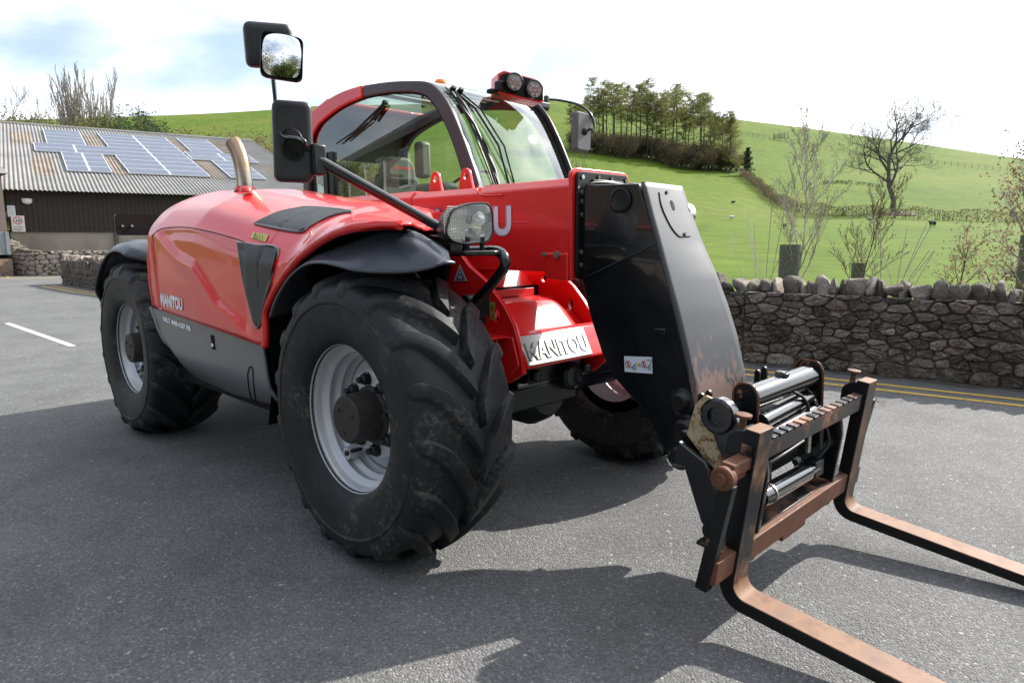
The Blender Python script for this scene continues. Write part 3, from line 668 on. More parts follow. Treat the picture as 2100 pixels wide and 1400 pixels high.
# grey tipping trailer parked at the shed and low dark wall
tr = empty('farm_trailer', (-34.0, 1.8, 0), label='grey metal farm trailer parked against the shed, cut by the left frame edge', category='trailer')
GT = simple('galvanised_grey', (.22, .24, .26), .5, .3, .15, 3)
mb = MB(); mb.box((-33.4, 1.55, 1.35), (1.2, 3.2, .95)); 
for k in range(8): mb.box((-32.78, .1+k*.42, 1.35), (.05, .06, .95))
obj('body', mb, GT, tr, .0, smooth=0); mb = MB(); mb.box((-33.4, 1.55, .80), (.9, 3.0, .12)); obj('chassis', mb, DARKC, tr)
for y in (.6, 2.3):
    mb = MB(); mb.lathe([(.0, -.1), (.34, -.1), (.36, 0), (.34, .1), (0, .1)], (-32.95, y, .36), 'x', 18); obj('wheel', mb, TYRE, tr)
mb = MB(); mb.box((-32.6, .6, .35), (.35, 5.0, .7)); obj('low_wall', mb, MORT, None, smooth=0, label='low dark stone kerb wall in front of the grey trailer at the left edge', category='low wall')

# ================================================================== TREES
def branch_tree(rg, H, r0, spread, levels=4, kids=(5, 5, 4, 3), up=.25, lean=(0, 0), first=.25, sides=(7, 5, 4, 3, 3), wig=.12, shrink=.62, trunk_frac=.9, minr=.008):
    segs = [[] for _ in range(levels+1)]; tips = []
    def grow(p, d, L, r, lv):
        n = max(3, 7-lv); pts = [p]; rs = [r]; q = p.copy(); dd = d.copy()
        for i in range(n):
            dd = (dd+Vector((rg.gauss(0, wig), rg.gauss(0, wig), rg.gauss(0, wig*.6)+up*.12*(lv > 0)))).normalized()
            q = q+dd*(L/n); pts.append(q.copy()); rs.append(max(minr, r*(1-.8*(i+1)/n)))
        segs[lv].append((pts, rs))
        if lv == levels: tips.append(pts[-1]); tips.append(pts[len(pts)//2]); return
        nk = kids[lv]
        for k in range(nk):
            t = first+(1-first)*(k+rg.random()*.8)/nk if lv == 0 else .25+.75*(k+rg.random())/nk
            t = min(.99, t); i = min(n-1, int(t*n)); f = t*n-i; bp_ = pts[i].lerp(pts[i+1], f); ax = (pts[i+1]-pts[i]).normalized()
            a = rg.uniform(0, 2*math.pi) if lv else 2.4*k+rg.random()
            o = ax.orthogonal().normalized(); o.rotate(Matrix.Rotation(a, 3, ax)); an = spread*(rg.uniform(.7, 1.2))
            nd = (ax*math.cos(an)+o*math.sin(an)+Vector((0, 0, up*.5))).normalized()
            sc = shrink*(1.15-.55*t if lv == 0 else rg.uniform(.7, 1.1)); rr = rs[i]*.62
            grow(bp_, nd, L*sc, max(minr, rr), lv+1)
    grow(Vector((0, 0, 0)), Vector((lean[0], lean[1], 1)).normalized(), H*trunk_frac, r0, 0)
    return segs, tips
def segs_mesh(segs, sides):
    mb = MB()
    for lv, ss in enumerate(segs):
        for pts, rs in ss: mb.tube(pts, rs, sides[min(lv, len(sides)-1)], caps=False)
    return mb
def leafs(tips, rg, per, size, spread, mat_):
    mb = MB(); vs = []; fs = []
    for t in tips:
        for _ in range(per):
            c = t+Vector((rg.gauss(0, spread), rg.gauss(0, spread), rg.gauss(0, spread)))
            a = Vector((rg.gauss(0, 1), rg.gauss(0, 1), rg.gauss(0, 1))).normalized()*size*rg.uniform(.6, 1.3); b2 = a.orthogonal(); b2.rotate(Matrix.Rotation(rg.uniform(0, 6.28), 3, a.normalized())); b2 = b2.normalized()*size*rg.uniform(.4, .8)
            i = len(vs); vs += [c-a*.5, c+a*.5, c+b2]; fs.append((i, i+1, i+2))
    mb.v = [tuple(v) for v in vs]; mb.f = fs; return mb
def bark(name, c): return simple(name, c, .9, 0, .3, 3)
BARKG = bark('grey_brown_bark', (.085, .072, .058)); BARKL = bark('larch_bark', (.06, .05, .042)); TWIG = bark('pale_twigs', (.34, .30, .27)); TWIGR = bark('reddish_twigs', (.13, .085, .065))
def leafmat(name, c0, c1):
    m, nt, b = mat(name, c0, .8, 0, .2); oi = N(nt, 'ShaderNodeObjectInfo'); n = noise(nt, .8, 5, .7, vec=gcoord(nt))
    c = ramp(nt, n.outputs[0], [(.3, c0), (.7, c1)]); r_ = ramp(nt, oi.outputs['Random'], [(0, .75), (1, 1.25)])
    K(nt, mixc(nt, 1, c.outputs[0], r_.outputs[0], 'MULTIPLY'), b.inputs['Base Color'])
    b.inputs['Subsurface Weight'].default_value = 0
    out = [x for x in nt.nodes if x.type == 'OUTPUT_MATERIAL'][0]; tl = N(nt, 'ShaderNodeBsdfTranslucent'); K(nt, b.inputs['Base Color'].links[0].from_socket, tl.inputs[0])
    ms = N(nt, 'ShaderNodeMixShader'); ms.inputs[0].default_value = .45; K(nt, b.outputs[0], ms.inputs[1]); K(nt, tl.outputs[0], ms.inputs[2]); K(nt, ms.outputs[0], out.inputs[0]); return m
LARCH = leafmat('larch_needles', (.13, .14, .042), (.21, .21, .075)); BUSHG = leafmat('spring_bush_leaves', (.075, .088, .022), (.14, .15, .042))
BUSHB = leafmat('budding_brown_foliage', (.11, .085, .045), (.18, .15, .08)); EVERG = leafmat('dark_evergreen', (.032, .045, .022), (.06, .08, .04)); DEADL = leafmat('dead_brown_leaves', (.13, .09, .05), (.25, .18, .11))
HEDGE = leafmat('hedge_twigs', (.07, .06, .035), (.16, .13, .075))
def mktree(name, label, cat, tm, cm, tmat, cmat, group=None):
    o = empty(name, (0, 0, 0), label=label, category=cat)
    if group: o['group'] = group
    obj('trunk', tm, tmat, o, smooth=60, local=True)
    if cm is not None: obj('crown', cm, cmat, o, smooth=0, local=True, fixn=False)
    return o
def dup(root, loc, rz=0, sc=1.0, label=None):
    r = root.copy(); COL.objects.link(r); r.location = loc; r.rotation_euler = (0, 0, rz); r.scale = (sc, sc, sc)
    if label: r['label'] = label
    for ch in root.children:
        c = ch.copy(); COL.objects.link(c); c.parent = r
    return r
def place(o, x, y, rz=0, sc=1, dz=-.1): o.location = (x, y, tz(x, y)+dz); o.rotation_euler = (0, 0, rz); o.scale = (sc, sc, sc)
# lone bare oak -------------------------------------------------------
rg = random.Random(11)
segs, tips = branch_tree(rg, 18.5, .38, .95, 4, (12, 8, 7, 6), up=.24, first=.24, wig=.22, shrink=.52, trunk_frac=.80, minr=.011)
# crown is fine twigs only
oak = mktree('oak_tree', 'lone bare spreading oak with thick trunk standing behind the hedge on the hillside', 'tree', segs_mesh(segs, (9, 6, 4, 3, 3)), None, BARKG, None)
x, y = pol(105.8, 105); place(oak, x, y, R(-50), .97)
mb = MB(); mb.lathe([(0, .35), (1.2, .3), (2.4, .1), (3.0, -.25)], (x, y, tz(x, y)), 'z', 18); obj('bare_soil', mb, MORT, None, kind='structure')
# larch clump ---------------------------------------------------------
def larch(rg, H, bare=.45):
    mb = MB(); fol = []; n = 14; pts = []; lx, ly = rg.uniform(-.03, .03), rg.uniform(-.03, .03)
    for i in range(n+1): t = i/n; pts.append(Vector((lx*H*t+.15*math.sin(t*5+lx*90), ly*H*t, H*t)))
    mb.tube(pts, [.20*(1-.9*i/n)+.015 for i in range(n+1)], 6, caps=False)
    vs = []
    z = H*.16
    while z < H*.99:
        t = z/H; full = t > bare; L = (3.3*(1-t)**.5+.9)*(1.0 if full else .55)*rg.uniform(.7, 1.25)
        for k in range(rg.choice((3, 4, 5)) if full else rg.choice((1, 2))):
            a = rg.uniform(0, 6.283); d = Vector((math.cos(a), math.sin(a), 0)); p0 = Vector((lx*z, ly*z, z)); bp_ = [p0]
            for q in range(1, 6):
                s = q/5; bp_.append(p0+d*L*s+Vector((.35*s, .1*s, -.25*math.sin(s*3)*L*.3+.45*s*s*L*.3)))
            mb.tube(bp_, [.035, .028, .022, .016, .012, .008], 3, caps=False)
            dens = (60 if full else 14)
            for _ in range(dens):
                s = rg.uniform(.15, 1); i = min(4, int(s*5)); c = bp_[i].lerp(bp_[i+1], s*5-i)
                fol.append(c+Vector((rg.gauss(0, .16), rg.gauss(0, .16), rg.gauss(-.14, .15))))
        z += H*(.029 if full else .045)
    lf = leafs(fol, rg, 1, .23, .02, None); return mb, lf
rg = random.Random(5); protos = []
LG = 'larches in the hillside clump'
LL = 'tall larch with thin dark trunk and wispy green crown in the hillside clump'
for k in range(5):
    a, b_ = larch(rg, rg.uniform(15.5, 18.5), rg.uniform(.42, .6)); o = mktree('larch_tree', LL, 'tree', a, b_, BARKL, LARCH, LG); protos.append(o)
for k in range(2):
    a, b_ = larch(rg, 16, .05); o = mktree('larch_tree', LL, 'tree', a, b_, BARKL, LARCH, LG); protos.append(o)
spots = []
for i in range(44):
    u = (i+.5)/44; aa = 129.8-12.8*u+rg.uniform(-.2, .2); r_ = rg.uniform(150, 172)-8*u; spots.append((aa, r_, u))
used = set()
for aa, r_, u in spots:
    full = u > .80 and rg.random() < .75; k = rg.choice((5, 6)) if full else rg.randrange(5)
    x, y = pol(aa, r_); sc = (.70+.20*math.sin(min(1, u*3)*1.57)) * rg.uniform(.86, 1.06)
    if u < .12: sc *= .82
    if u > .85: sc *= .80
    if k in used: o = dup(protos[k], (x, y, tz(x, y)-.2), rg.uniform(-.5, .5), sc)
    else: used.add(k); o = protos[k]; place(o, x, y, rg.uniform(-.5, .5), sc, -.2)
for k, o in enumerate(protos):
    if k not in used: x, y = pol(118+k, 160); place(o, x, y, 0, .9)
# undergrowth along the clump
def shrub(rg, H, Wd, cm, per=16, size=.28, stems=7, tw=TWIG, sides=(4, 3, 3)):
    mb = MB(); tips = []
    for s in range(stems):
        a = rg.uniform(0, 6.283); sg, tp = branch_tree(rg, H*rg.uniform(.7, 1.05), .05*H/3, .55, 2, (5, 4), up=.3, lean=(math.cos(a)*.45*Wd/H, math.sin(a)*.45*Wd/H), wig=.18, first=.15, minr=.010)
        m2 = segs_mesh(sg, sides); mb.add(m2.v, m2.f); tips += tp
    lf = leafs(tips, rg, per, size, (.24*H/3 if H < 5 else .38), None) if per else None; return mb, lf
rg = random.Random(21)
UG = 'undergrowth bushes below the larches'
sa, sb_ = shrub(rg, 4.0, 4.0, None, 8, .24, 9); us = mktree('undergrowth_bush', 'brown scrubby bush among the undergrowth at the foot of the larches', 'bush', sa, sb_, BARKL, BUSHB, UG)
sa, sb_ = shrub(rg, 4.2, 4.4, None, 9, .24, 9); us2 = mktree('undergrowth_bush', 'brown scrubby bush among the undergrowth at the foot of the larches', 'bush', sa, sb_, BARKG, HEDGE, UG)
first = [True, True]
for i in range(34):
    u = (i+.5)/34; aa = 129.6-13.0*u; r_ = 147+rg.uniform(-2, 10)-6*u; x, y = pol(aa, r_); w = rg.randrange(2); pr_ = (us, us2)[w]; sc = rg.uniform(.75, 1.15)
    if first[w]: first[w] = False; place(pr_, x, y, rg.uniform(0, 6), sc)
    else: dup(pr_, (x, y, tz(x, y)-.1), rg.uniform(0, 6), sc)
# dark conifer at the clump's right end
rg = random.Random(3); mb = MB(); mb.tube([(0, 0, 0), (0, 0, 5.6)], [.12, .02], 6, caps=False); fol = []
for k in range(2400):
    z = rg.uniform(.2, 5.4); rr = (1-z/6.4)**.7*1.45*math.sqrt(rg.random())*(.75+.35*math.sin(z*6)+.2*rg.random()); a = rg.uniform(0, 6.283); fol.append(Vector((rr*math.cos(a), rr*math.sin(a), z)))
con = mktree('conifer', 'small dark evergreen conifer at the right end of the larch clump', 'tree', mb, leafs(fol, rg, 1, .28, .02, None), BARKL, EVERG); x, y = pol(116.0, 143); place(con, x, y)
# hedges and old wall line -------------------------------------------
def hedge(name, label, pts, h, w, dens, mt, size=.22, group=None):
    rg = random.Random(len(pts)*7+int(h*10)); vs = []; P = [Vector((*pol(a, r), 0)) for a, r in pts]; fol = []; tw = MB()
    for i in range(len(P)-1):
        L = (P[i+1]-P[i]).length; n = int(L*dens)
        for k in range(n):
            p = P[i].lerp(P[i+1], rg.random()); x, y = p.x+rg.gauss(0, w/2), p.y+rg.gauss(0, w/2); fol.append(Vector((x, y, tz(x, y)+h*rg.random()**.8*(1+.15*math.sin(x*1.1)))))
        for k in range(int(L*2.5)):
            p = P[i].lerp(P[i+1], rg.random()); x, y = p.x, p.y; z = tz(x, y); tw.tube([(x, y, z), (x+rg.gauss(0, .15), y+rg.gauss(0, .15), z+h*rg.uniform(.8, 1.1))], [.03, .015], 3, caps=False)
    o = empty(name, (P[0].x, P[0].y, tz(P[0].x, P[0].y)), label=label, category='hedge')
    obj('stems', tw, BARKG, o, smooth=0, kind='stuff'); obj('foliage', leafs(fol, rg, 1, size, .02, None), mt, o, smooth=0, fixn=False, kind='stuff')
    return o
hedge('hedge', 'long low gappy hedge crossing the field in front of the lone oak', [(112.0, 100), (108, 98), (104, 97), (100, 97), (95, 99), (88, 103), (80, 110)], 1.35, .5, 170, HEDGE, .17)
hedge('hedge', 'brown hedge curving down the slope from the dark conifer to the field corner', [(116.4, 141), (115.4, 128), (114.6, 117), (113.7, 107), (112.0, 100)], 1.6, .9, 170, HEDGE, .19)
# gorse-like scrub mark on the hill
hedge('scrub_strip', 'short dark curved scrub strip on the hillside left of the oak', [(110.6, 140), (110.2, 143), (109.3, 146), (108.2, 147), (106.5, 146)], .6, .4, 22, EVERG, .3)
# left tree line behind the barn --------------------------------------
rg = random.Random(31)
def bushy(rg, H, Wd, per, size, stems=5, cm=None):
    return shrub(rg, H, Wd, cm, per, size, stems, TWIG, (5, 4, 3))
defs = [('bushy_tree', BUSHG, BARKG, 9), ('bushy_tree', BUSHB, TWIG, 4), ('bushy_tree', BUSHG, TWIG, 5), ('bushy_tree', EVERG, BARKG, 12)]
pl = {}
for k, (nm, cmt, tmt, per) in enumerate(defs):
    a, b_ = bushy(rg, 6.5, 7.0, int(per*4.2), .22, 11); lab = ['fresh green bushy tree in the row behind the barn ridge', 'brown budding bushy tree in the row behind the barn ridge', 'yellow green thin bushy tree in the row behind the barn ridge', 'dense dark green rounded tree in the middle of the row behind the barn'][k]
    pl[k] = [mktree(nm, lab, 'tree', a, b_, tmt, cmt, 'bushy trees behind the barn') , False, lab]
def put(k, aa, r_, sc, dz=-.2):
    x, y = pol(aa, r_); o, u, lab = pl[k]
    if not u: place(o, x, y, rg.uniform(0, 6), sc, dz); pl[k][1] = True
    else: dup(o, (x, y, tz(x, y)+dz), rg.uniform(0, 6), sc)
# az of left edge 170.5 .. mirror at 153
for i in range(13): put(rg.choice((0, 1, 2, 2, 1)), 171.8-i*.7, rg.uniform(78, 86), rg.uniform(.95, 1.25))
for a_, k, r_, s_ in ((161.9, 3, 80, .80), (161.0, 3, 84, .72), (160.2, 1, 80, .70), (159.4, 1, 78, .62), (158.5, 2, 82, .46), (157.8, 0, 80, .48), (156.8, 2, 78, .46), (155.7, 1, 82, .60), (154.6, 1, 80, .5), (153.6, 2, 84, .50), (152.6, 1, 80, .5), (151.5, 2, 84, .5), (150, 1, 82, .5), (163.0, 0, 82, .6), (148.6, 2, 84, .5), (147, 1, 84, .55)): put(k, a_, r_, s_*(1.6 if a_ > 159 else 2.0))
for aa, r_, sc, H in ((170.2, 90, 1.2, 9), (168.6, 92, 1.15, 8.5), (167.4, 90, 1.2, 8.5), (166.4, 92, 1.2, 9)):
    sg, tp = branch_tree(rg, H, .16, .6, 3, (9, 6, 5), up=.4, wig=.12, first=.2, shrink=.45, minr=.012)
    o = mktree('bare_tree', 'tall bare twiggy tree rising above the row behind the barn', 'tree', segs_mesh(sg, (5, 4, 3, 3)), None, TWIG, None, 'bare trees behind the barn'); x, y = pol(aa, r_); place(o, x, y, 0, sc); bare0 = o
mb = MB()
for s in range(20):
    a = rg.uniform(0, 6.28); sg, tp = branch_tree(rg, rg.uniform(8.5, 11.5), .12, .32, 2, (16, 6), up=.7, wig=.05, first=.15, shrink=.32, lean=(math.cos(a)*.16, math.sin(a)*.16), minr=.019); m2 = segs_mesh(sg, (5, 3, 3)); mb.add([(v[0]+math.cos(a)*.5, v[1]+math.sin(a)*.5, v[2]) for v in m2.v], m2.f)
o = mktree('poplar_tree', 'tallest pale bare many-stemmed tree rising over the barn ridge', 'tree', mb, None, TWIG, None); x, y = pol(165.3, 88); place(o, x, y, 0, 1.28)
# saplings behind the roadside wall -----------------------------------
def guard(x, y, z, r_, h, label):
    mb = MB(); mb.lathe([(r_, 0), (r_, h)], (x, y, z), 'z', 12); return obj('tree_guard', mb, GUARD, None, smooth=60, label=label, category='tree guard')
m, nt, b = mat('tree_guard_mesh', (.10, .11, .085), .7); GUARD = m
wv = N(nt, 'ShaderNodeTexVoronoi'); wv.inputs['Scale'].default_value = 55; K(nt, gcoord(nt), wv.inputs['Vector']); f = mth(nt, 'GREATER_THAN', wv.outputs['Distance'], .34)
tr_ = N(nt, 'ShaderNodeBsdfTransparent'); ms = N(nt, 'ShaderNodeMixShader'); out = [q for q in nt.nodes if q.type == 'OUTPUT_MATERIAL'][0]
f2 = mth(nt, 'MAXIMUM', f, .35); K(nt, f2, ms.inputs[0]); K(nt, tr_.outputs[0], ms.inputs[1]); K(nt, b.outputs[0], ms.inputs[2]); K(nt, ms.outputs[0], out.inputs[0])
def atpx(aa, r_): return pol(aa, r_)
def sapling(aa, r_, H, seed, label, low=.2, leaves=0, lm=None, spread=.62, kids=(9, 5, 3), r0=.045, tw=TWIG):
    rg = random.Random(seed); sg, tp = branch_tree(rg, H, r0, spread, 3, kids, up=.55, wig=.10, first=low, shrink=.36, trunk_frac=.97, minr=.0026, lean=(rg.uniform(-.03, .03), 0))
    x, y = pol(aa, r_); lf = leafs(tp, rg, leaves, .042, .10, None) if leaves else leafs(tp, rg, 1, .022, .02, None)
    o = mktree('sapling', label, 'young tree', segs_mesh(sg, (6, 4, 3, 3)), lf, tw, lm or BUSHG); z = tz(x, y); o.location = (x, y, z); return x, y, z
GND = .25
x, y, z = sapling(112.6, 9.6, 2.6, 2, 'tall bare sapling with mesh guard behind the wall below the hill gate', .30, 0, None, .60, (18, 8, 5), .020); guard(x, y, z, .13, 1.45-.1, 'grey mesh guard around the taller bare sapling behind the wall')
x, y, z = sapling(107.8, 10.6, 2.0, 4, 'smaller bare sapling behind the wall left of the oak', .25, 0, None, .62, (16, 8, 4), .016, TWIGR); guard(x, y, z, .09, 1.08, 'short green mesh guard at the foot of the smaller bare sapling')
x, y, z = sapling(97.6, 9.8, 2.1, 6, 'shrubby young tree with dead brown leaves behind the wall at the right edge', .12, 2, DEADL, .95, (14, 8, 4), .04, TWIG); guard(x+.05, y, z, .16, 1.45, 'dark green guard around the brown leaved tree at the right edge')
sapling(101.5, 11.5, 1.4, 8, 'low spreading bush with sparse brown leaves behind the wall near the right edge', .05, 1, DEADL, 1.0, (12, 7, 4), .025, TWIGR)
sapling(128.4, 12, 2.6, 9, 'reddish twiggy sapling seen below the far cab mirror', .2, 0, None, .5, (12, 6, 4), .03, TWIGR)
sapling(131.2, 13, 1.9, 10, 'thin pale sapling rising just behind the windscreen edge', .2, 0, None, .5, (9, 5, 3), .025, TWIG)
# long bare shoots rising behind the wall
for sd, aa, lab in ((41, 114.6, 'loose bare shoots behind the wall just right of the black plate'), (43, 105.6, 'long bare shoots leaning right behind the wall below the oak')):
    rg2 = random.Random(sd); mb = MB()
    for k in range(9):
        x, y = pol(aa+rg2.uniform(-.8, .8), 9.2+rg2.random()); z = tz(x, y); dx, dy = rg2.uniform(-.6, .6), rg2.uniform(-.3, .3); L = rg2.uniform(1.2, 2.0)
        mb.tube(smooth_path([(x, y, z), (x+dx*.3, y+dy*.3, z+L*.5), (x+dx, y+dy, z+L)], 4), .0045, 3, caps=False)
    o = obj('bare_shoots', mb, TWIG, None, smooth=60, label=lab, category='shrub')
# sheep ---------------------------------------------------------------
def sheep(loc, rz, mt, label, sc=1):
    o = empty('sheep', loc, label=label, category='sheep'); 
    mb = MB(); prof = [(0, -.5), (.16, -.48), (.25, -.35), (.29, 0), (.27, .3), (.18, .46), (0, .5)]; mb.lathe([(r_, h) for r_, h in prof], (0, 0, 0), 'x', 12); mb.xform(Matrix.Diagonal((1, 1, 1.0, 1))); mb.xform(Matrix.Translation((0, 0, .58)))
    s0 = len(mb.v); mb.tube([(.42, 0, .66), (.58, 0, .80)], [.13, .09], 8); mb.tube([(.54, 0, .82), (.64, 0, .80), (.80, 0, .68)], [.09, .09, .045], 8)
    for s_ in (-1, 1): mb.tube([(.58, .06*s_, .86), (.55, .19*s_, .84)], [.03, .02], 5)
    for ax, ay in ((.32, .13), (.32, -.13), (-.32, .13), (-.32, -.13)): mb.tube([(ax, ay, .45), (ax+.02, ay, .25), (ax, ay, 0)], [.075, .04, .035], 6)
    mb.tube([(-.48, 0, .66), (-.58, 0, .5)], [.05, .03], 5)
    obj('body', mb, mt, o, smooth=60, local=True); o.rotation_euler = (0, 0, rz); o.scale = (sc, sc, sc); return o
WOOL = simple('white_wool', (.55, .52, .46), .95, 0, .1, 20, .2, .5, 40); BWOOL = simple('dark_brown_wool', (.022, .015, .013), .95, 0, .2, 20)
for aa, tan_, mt, rz, lab, sc in ((116.95, .046, BWOOL, .3, 'dark lamb nearest the black boom head, upslope of the white one', .9), (117.0, .024, WOOL, .6, 'white sheep grazing alone just right of the black boom head', 1.0), (113.1, .012, BWOOL, 1.9, 'dark sheep half hidden behind the tall bare sapling', 1.0), (107.3, .020, simple('grey_wool', (.2, .2, .19), .9), .2, 'grey sheep grazing below the lone oak', .9), (103.3, .012, BWOOL, 2.6, 'dark brown sheep furthest right in the field', 1.25)):
    r_ = 30
    while r_ < 200:
        x, y = pol(aa, r_)
        if (tz(x, y)-1.39)/r_ >= tan_: break
        r_ += .5
    sheep((x, y, tz(x, y)), rz, mt, lab, sc*.52)
# field fence on the hill and gate --------------------------------------
FW = simple('weathered_fence_wood', (.12, .105, .085), .9)
fr = empty('post_fence', (*pol(110, 245), tz(*pol(110, 245))), label='thin post and wire fence running along the upper hillside', category='fence')
pst = MB(); wires = []
for i in range(56):
    aa = 118.5-i*.40; r_ = 240-12*math.sin(i*.05); x, y = pol(aa, r_); z = tz(x, y); q = MB(); q.box((x, y, z+.6), (.09, .09, 1.25)); obj('post', q, FW, fr, smooth=0); wires.append((x, y, z))
for h in (.4, .8, 1.15):
    mb = MB(); mb.tube([(x, y, z+h) for x, y, z in wires], .022, 3, caps=False); obj('wire', mb, FW, fr, smooth=0)
gx, gy = pol(114.2, 236); gz = tz(gx, gy); ga = empty('field_gate', (gx, gy, gz), label='small wooden field gate and posts on the upper hillside fence', category='gate')
g2 = Vector((*pol(113.4, 236), 0))-Vector((gx, gy, 0)); L = g2.length; an = math.atan2(g2.y, g2.x); M = Matrix.Translation((gx, gy, gz)) @ Matrix.Rotation(an, 4, 'Z')
for h in (.3, .6, .9, 1.2, 1.5):
    mb = MB(); mb.box((L/2, 0, h), (L, .06, .12)); mb.xform(M); obj('rail', mb, FW, ga, smooth=0)
for xx in (0, L, L*.5, L*1.25):
    mb = MB(); mb.box((xx, 0, .9), (.2, .2, 1.9)); mb.xform(M); obj('post', mb, FW, ga, smooth=0)
# ================================================================== BEHIND THE CAMERA (what the glass and paint reflect)
rg = random.Random(55)
HS = stone_mat('house_stone', ((.17, .13, .10), (.24, .19, .15), (.30, .26, .21), (.33, .30, .26)), 5)
SLATE = simple('dark_slate', (.04, .042, .048), .6, 0, .3, 2)
ho = empty('stone_house', (-17, -14, 0), label='sandstone cottage with slate roof and chimney, seen reflected in the cab side window', category='house')
Mh = Matrix.Translation((-16.5, -15.0, 0)) @ Matrix.Rotation(R(20), 4, 'Z')
mb = MB(); mb.prism([(-4.5, 0), (4.5, 0), (4.5, 4.4), (0, 7.0), (-4.5, 4.4)], 'x', -6, 6); mb.xform(Mh); obj('wall', mb, HS, ho, smooth=0)
mb = MB(); mb.prism([(-4.9, 4.22), (0, 7.05), (4.9, 4.22), (4.9, 4.42), (0, 7.28), (-4.9, 4.42)], 'x', -6.3, 6.3); mb.xform(Mh); rf = obj('roof', mb, SLATE, ho, smooth=0)
for xx in (-5.3, 5.3):
    mb = MB(); mb.box((xx, 0, 7.6), (.9, 1.5, 1.9)); mb.box((xx, 0, 8.6), (1.05, 1.65, .14))
    for q in (-.4, .4): mb.lathe([(.17, 8.6), (.15, 9.1), (.18, 9.2), (.13, 9.2), (.12, 8.7)], (xx, q, 0), 'z', 10)
    mb.xform(Mh); obj('chimney', mb, HS, rf, smooth=40)
WINF = simple('white_window_frame', (.55, .55, .52), .5); DG, _, _ = mat('dark_pane', (.02, .025, .03), .05)
for xx in (-4, -1.3, 1.3, 4):
    for zz in (1.5, 3.5):
        mb = MB(); mb.box((xx, 4.52, zz), (1.0, .08, 1.15)); mb.xform(Mh); w_ = obj('window', mb, WINF, ho, smooth=0)
        for dx in (-.23, .23):
            mb = MB(); mb.box((xx+dx, 4.56, zz), (.40, .04, 1.0)); mb.xform(Mh); obj('pane', mb, DG, w_, smooth=0)
# wall on the near side of the road, verge and hedge trees
mb = MB(); core = MB(); core.box((-14, -7.2, .5), (26, .35, 1.0)); nw = empty('verge_wall', (-14, -7.2, 0), label='stone wall on the near side of the road, reflected in the red side panel', category='stone wall')
obj('wall_core', core, MORT, nw, smooth=0); st = MB(); M, L = frame_on((-1.0, -7.0), (-27, -7.0)); rgx = random.Random(9)
for poly in rubble_cells(L, 1.1, rgx, .2, .25, .6): sm = stone_from_cell(poly, rgx, .04, fine=False); sm.xform(M); st.add(sm.v, sm.f)
obj('stonework', st, STONE, nw, smooth=40, kind='stuff')
rg = random.Random(66)
for i, (x, y, s_, k) in enumerate(((-27, -12, 1.5, 1), (-31, -6, 1.3, 0), (-9, -17, 1.4, 1), (9, -16, 1.6, 1), (20, -10, 1.6, 0), (28, -2, 1.5, 2), (1, -20, 1.6, 0), (30, 4.0, 1.7, 1), (24, -16, 1.5, 3))):
    o = dup(bare0 if i in (0, 1, 2, 6) else pl[k][0], (x, y, 0), rg.uniform(0, 6), s_, 'roadside tree behind the photographer, '+('left of the cottage gable', 'beside the left end of the cottage', 'bare, just right of the cottage', 'bushy, at the near right', 'bushy, on the far right verge', 'bushy, beyond the fork tips', 'bare, straight behind the camera', 'bushy, by the wall far right', 'dark, at the far right corner')[i])
    if 'group' in o: del o['group']

# ---- labels that single out each tree of a row by its order from the left
def nth(k):
    t = ['first', 'second', 'third', 'fourth', 'fifth', 'sixth', 'seventh', 'eighth', 'ninth', 'tenth', 'eleventh', 'twelfth', 'thirteenth', 'fourteenth', 'fifteenth', 'sixteenth', 'seventeenth', 'eighteenth', 'nineteenth']
    if k < 19: return t[k]
    n = k+1; d, u = divmod(n, 10); T_ = {2: ('twenty', 'twentieth'), 3: ('thirty', 'thirtieth'), 4: ('forty', 'fortieth'), 5: ('fifty', 'fiftieth')}[d]
    return T_[1] if u == 0 else T_[0]+' '+t[u-1]
def bearing(o): return -((math.degrees(math.atan2(o.location.y-CAMP.y, o.location.x-CAMP.x))) % 360)
tops = [o for o in S.objects if o.parent is None and 'category' in o]
L_ = sorted([o for o in tops if o.name.startswith('larch_tree')], key=bearing)
for k, o in enumerate(L_): o['label'] = nth(k)+' larch from the left in the hillside clump, wispy green crown'
L_ = sorted([o for o in tops if o.name.startswith('undergrowth_bush')], key=bearing)
for k, o in enumerate(L_): o['label'] = nth(k)+' brown scrubby bush from the left at the foot of the larches'
kinds = {}
for o in tops:
    if o.name.startswith('bushy_tree') and o.location.x < -40: kinds.setdefault(o['label'], []).append(o)
for lb, os_ in kinds.items():
    os_.sort(key=bearing)
    if len(os_) > 1:
        for k, o in enumerate(os_): o['label'] = nth(k)+' from the left of the '+lb.replace(' in the row', ' in the row').replace('bushy tree in the row', 'bushy trees').replace('rounded tree in the middle of the row', 'rounded trees')
L_ = sorted([o for o in tops if o.name.startswith('bare_tree') and o.location.x < -40], key=bearing)
for k, o in enumerate(L_): o['label'] = nth(k)+' from the left of the tall bare twiggy trees rising behind the barn'
# ================================================================== TELEHANDLER
T = empty('telehandler', (-1.4, 0, 0), label='large glossy red telehandler with black boom head and pallet forks parked on the road', category='telehandler')
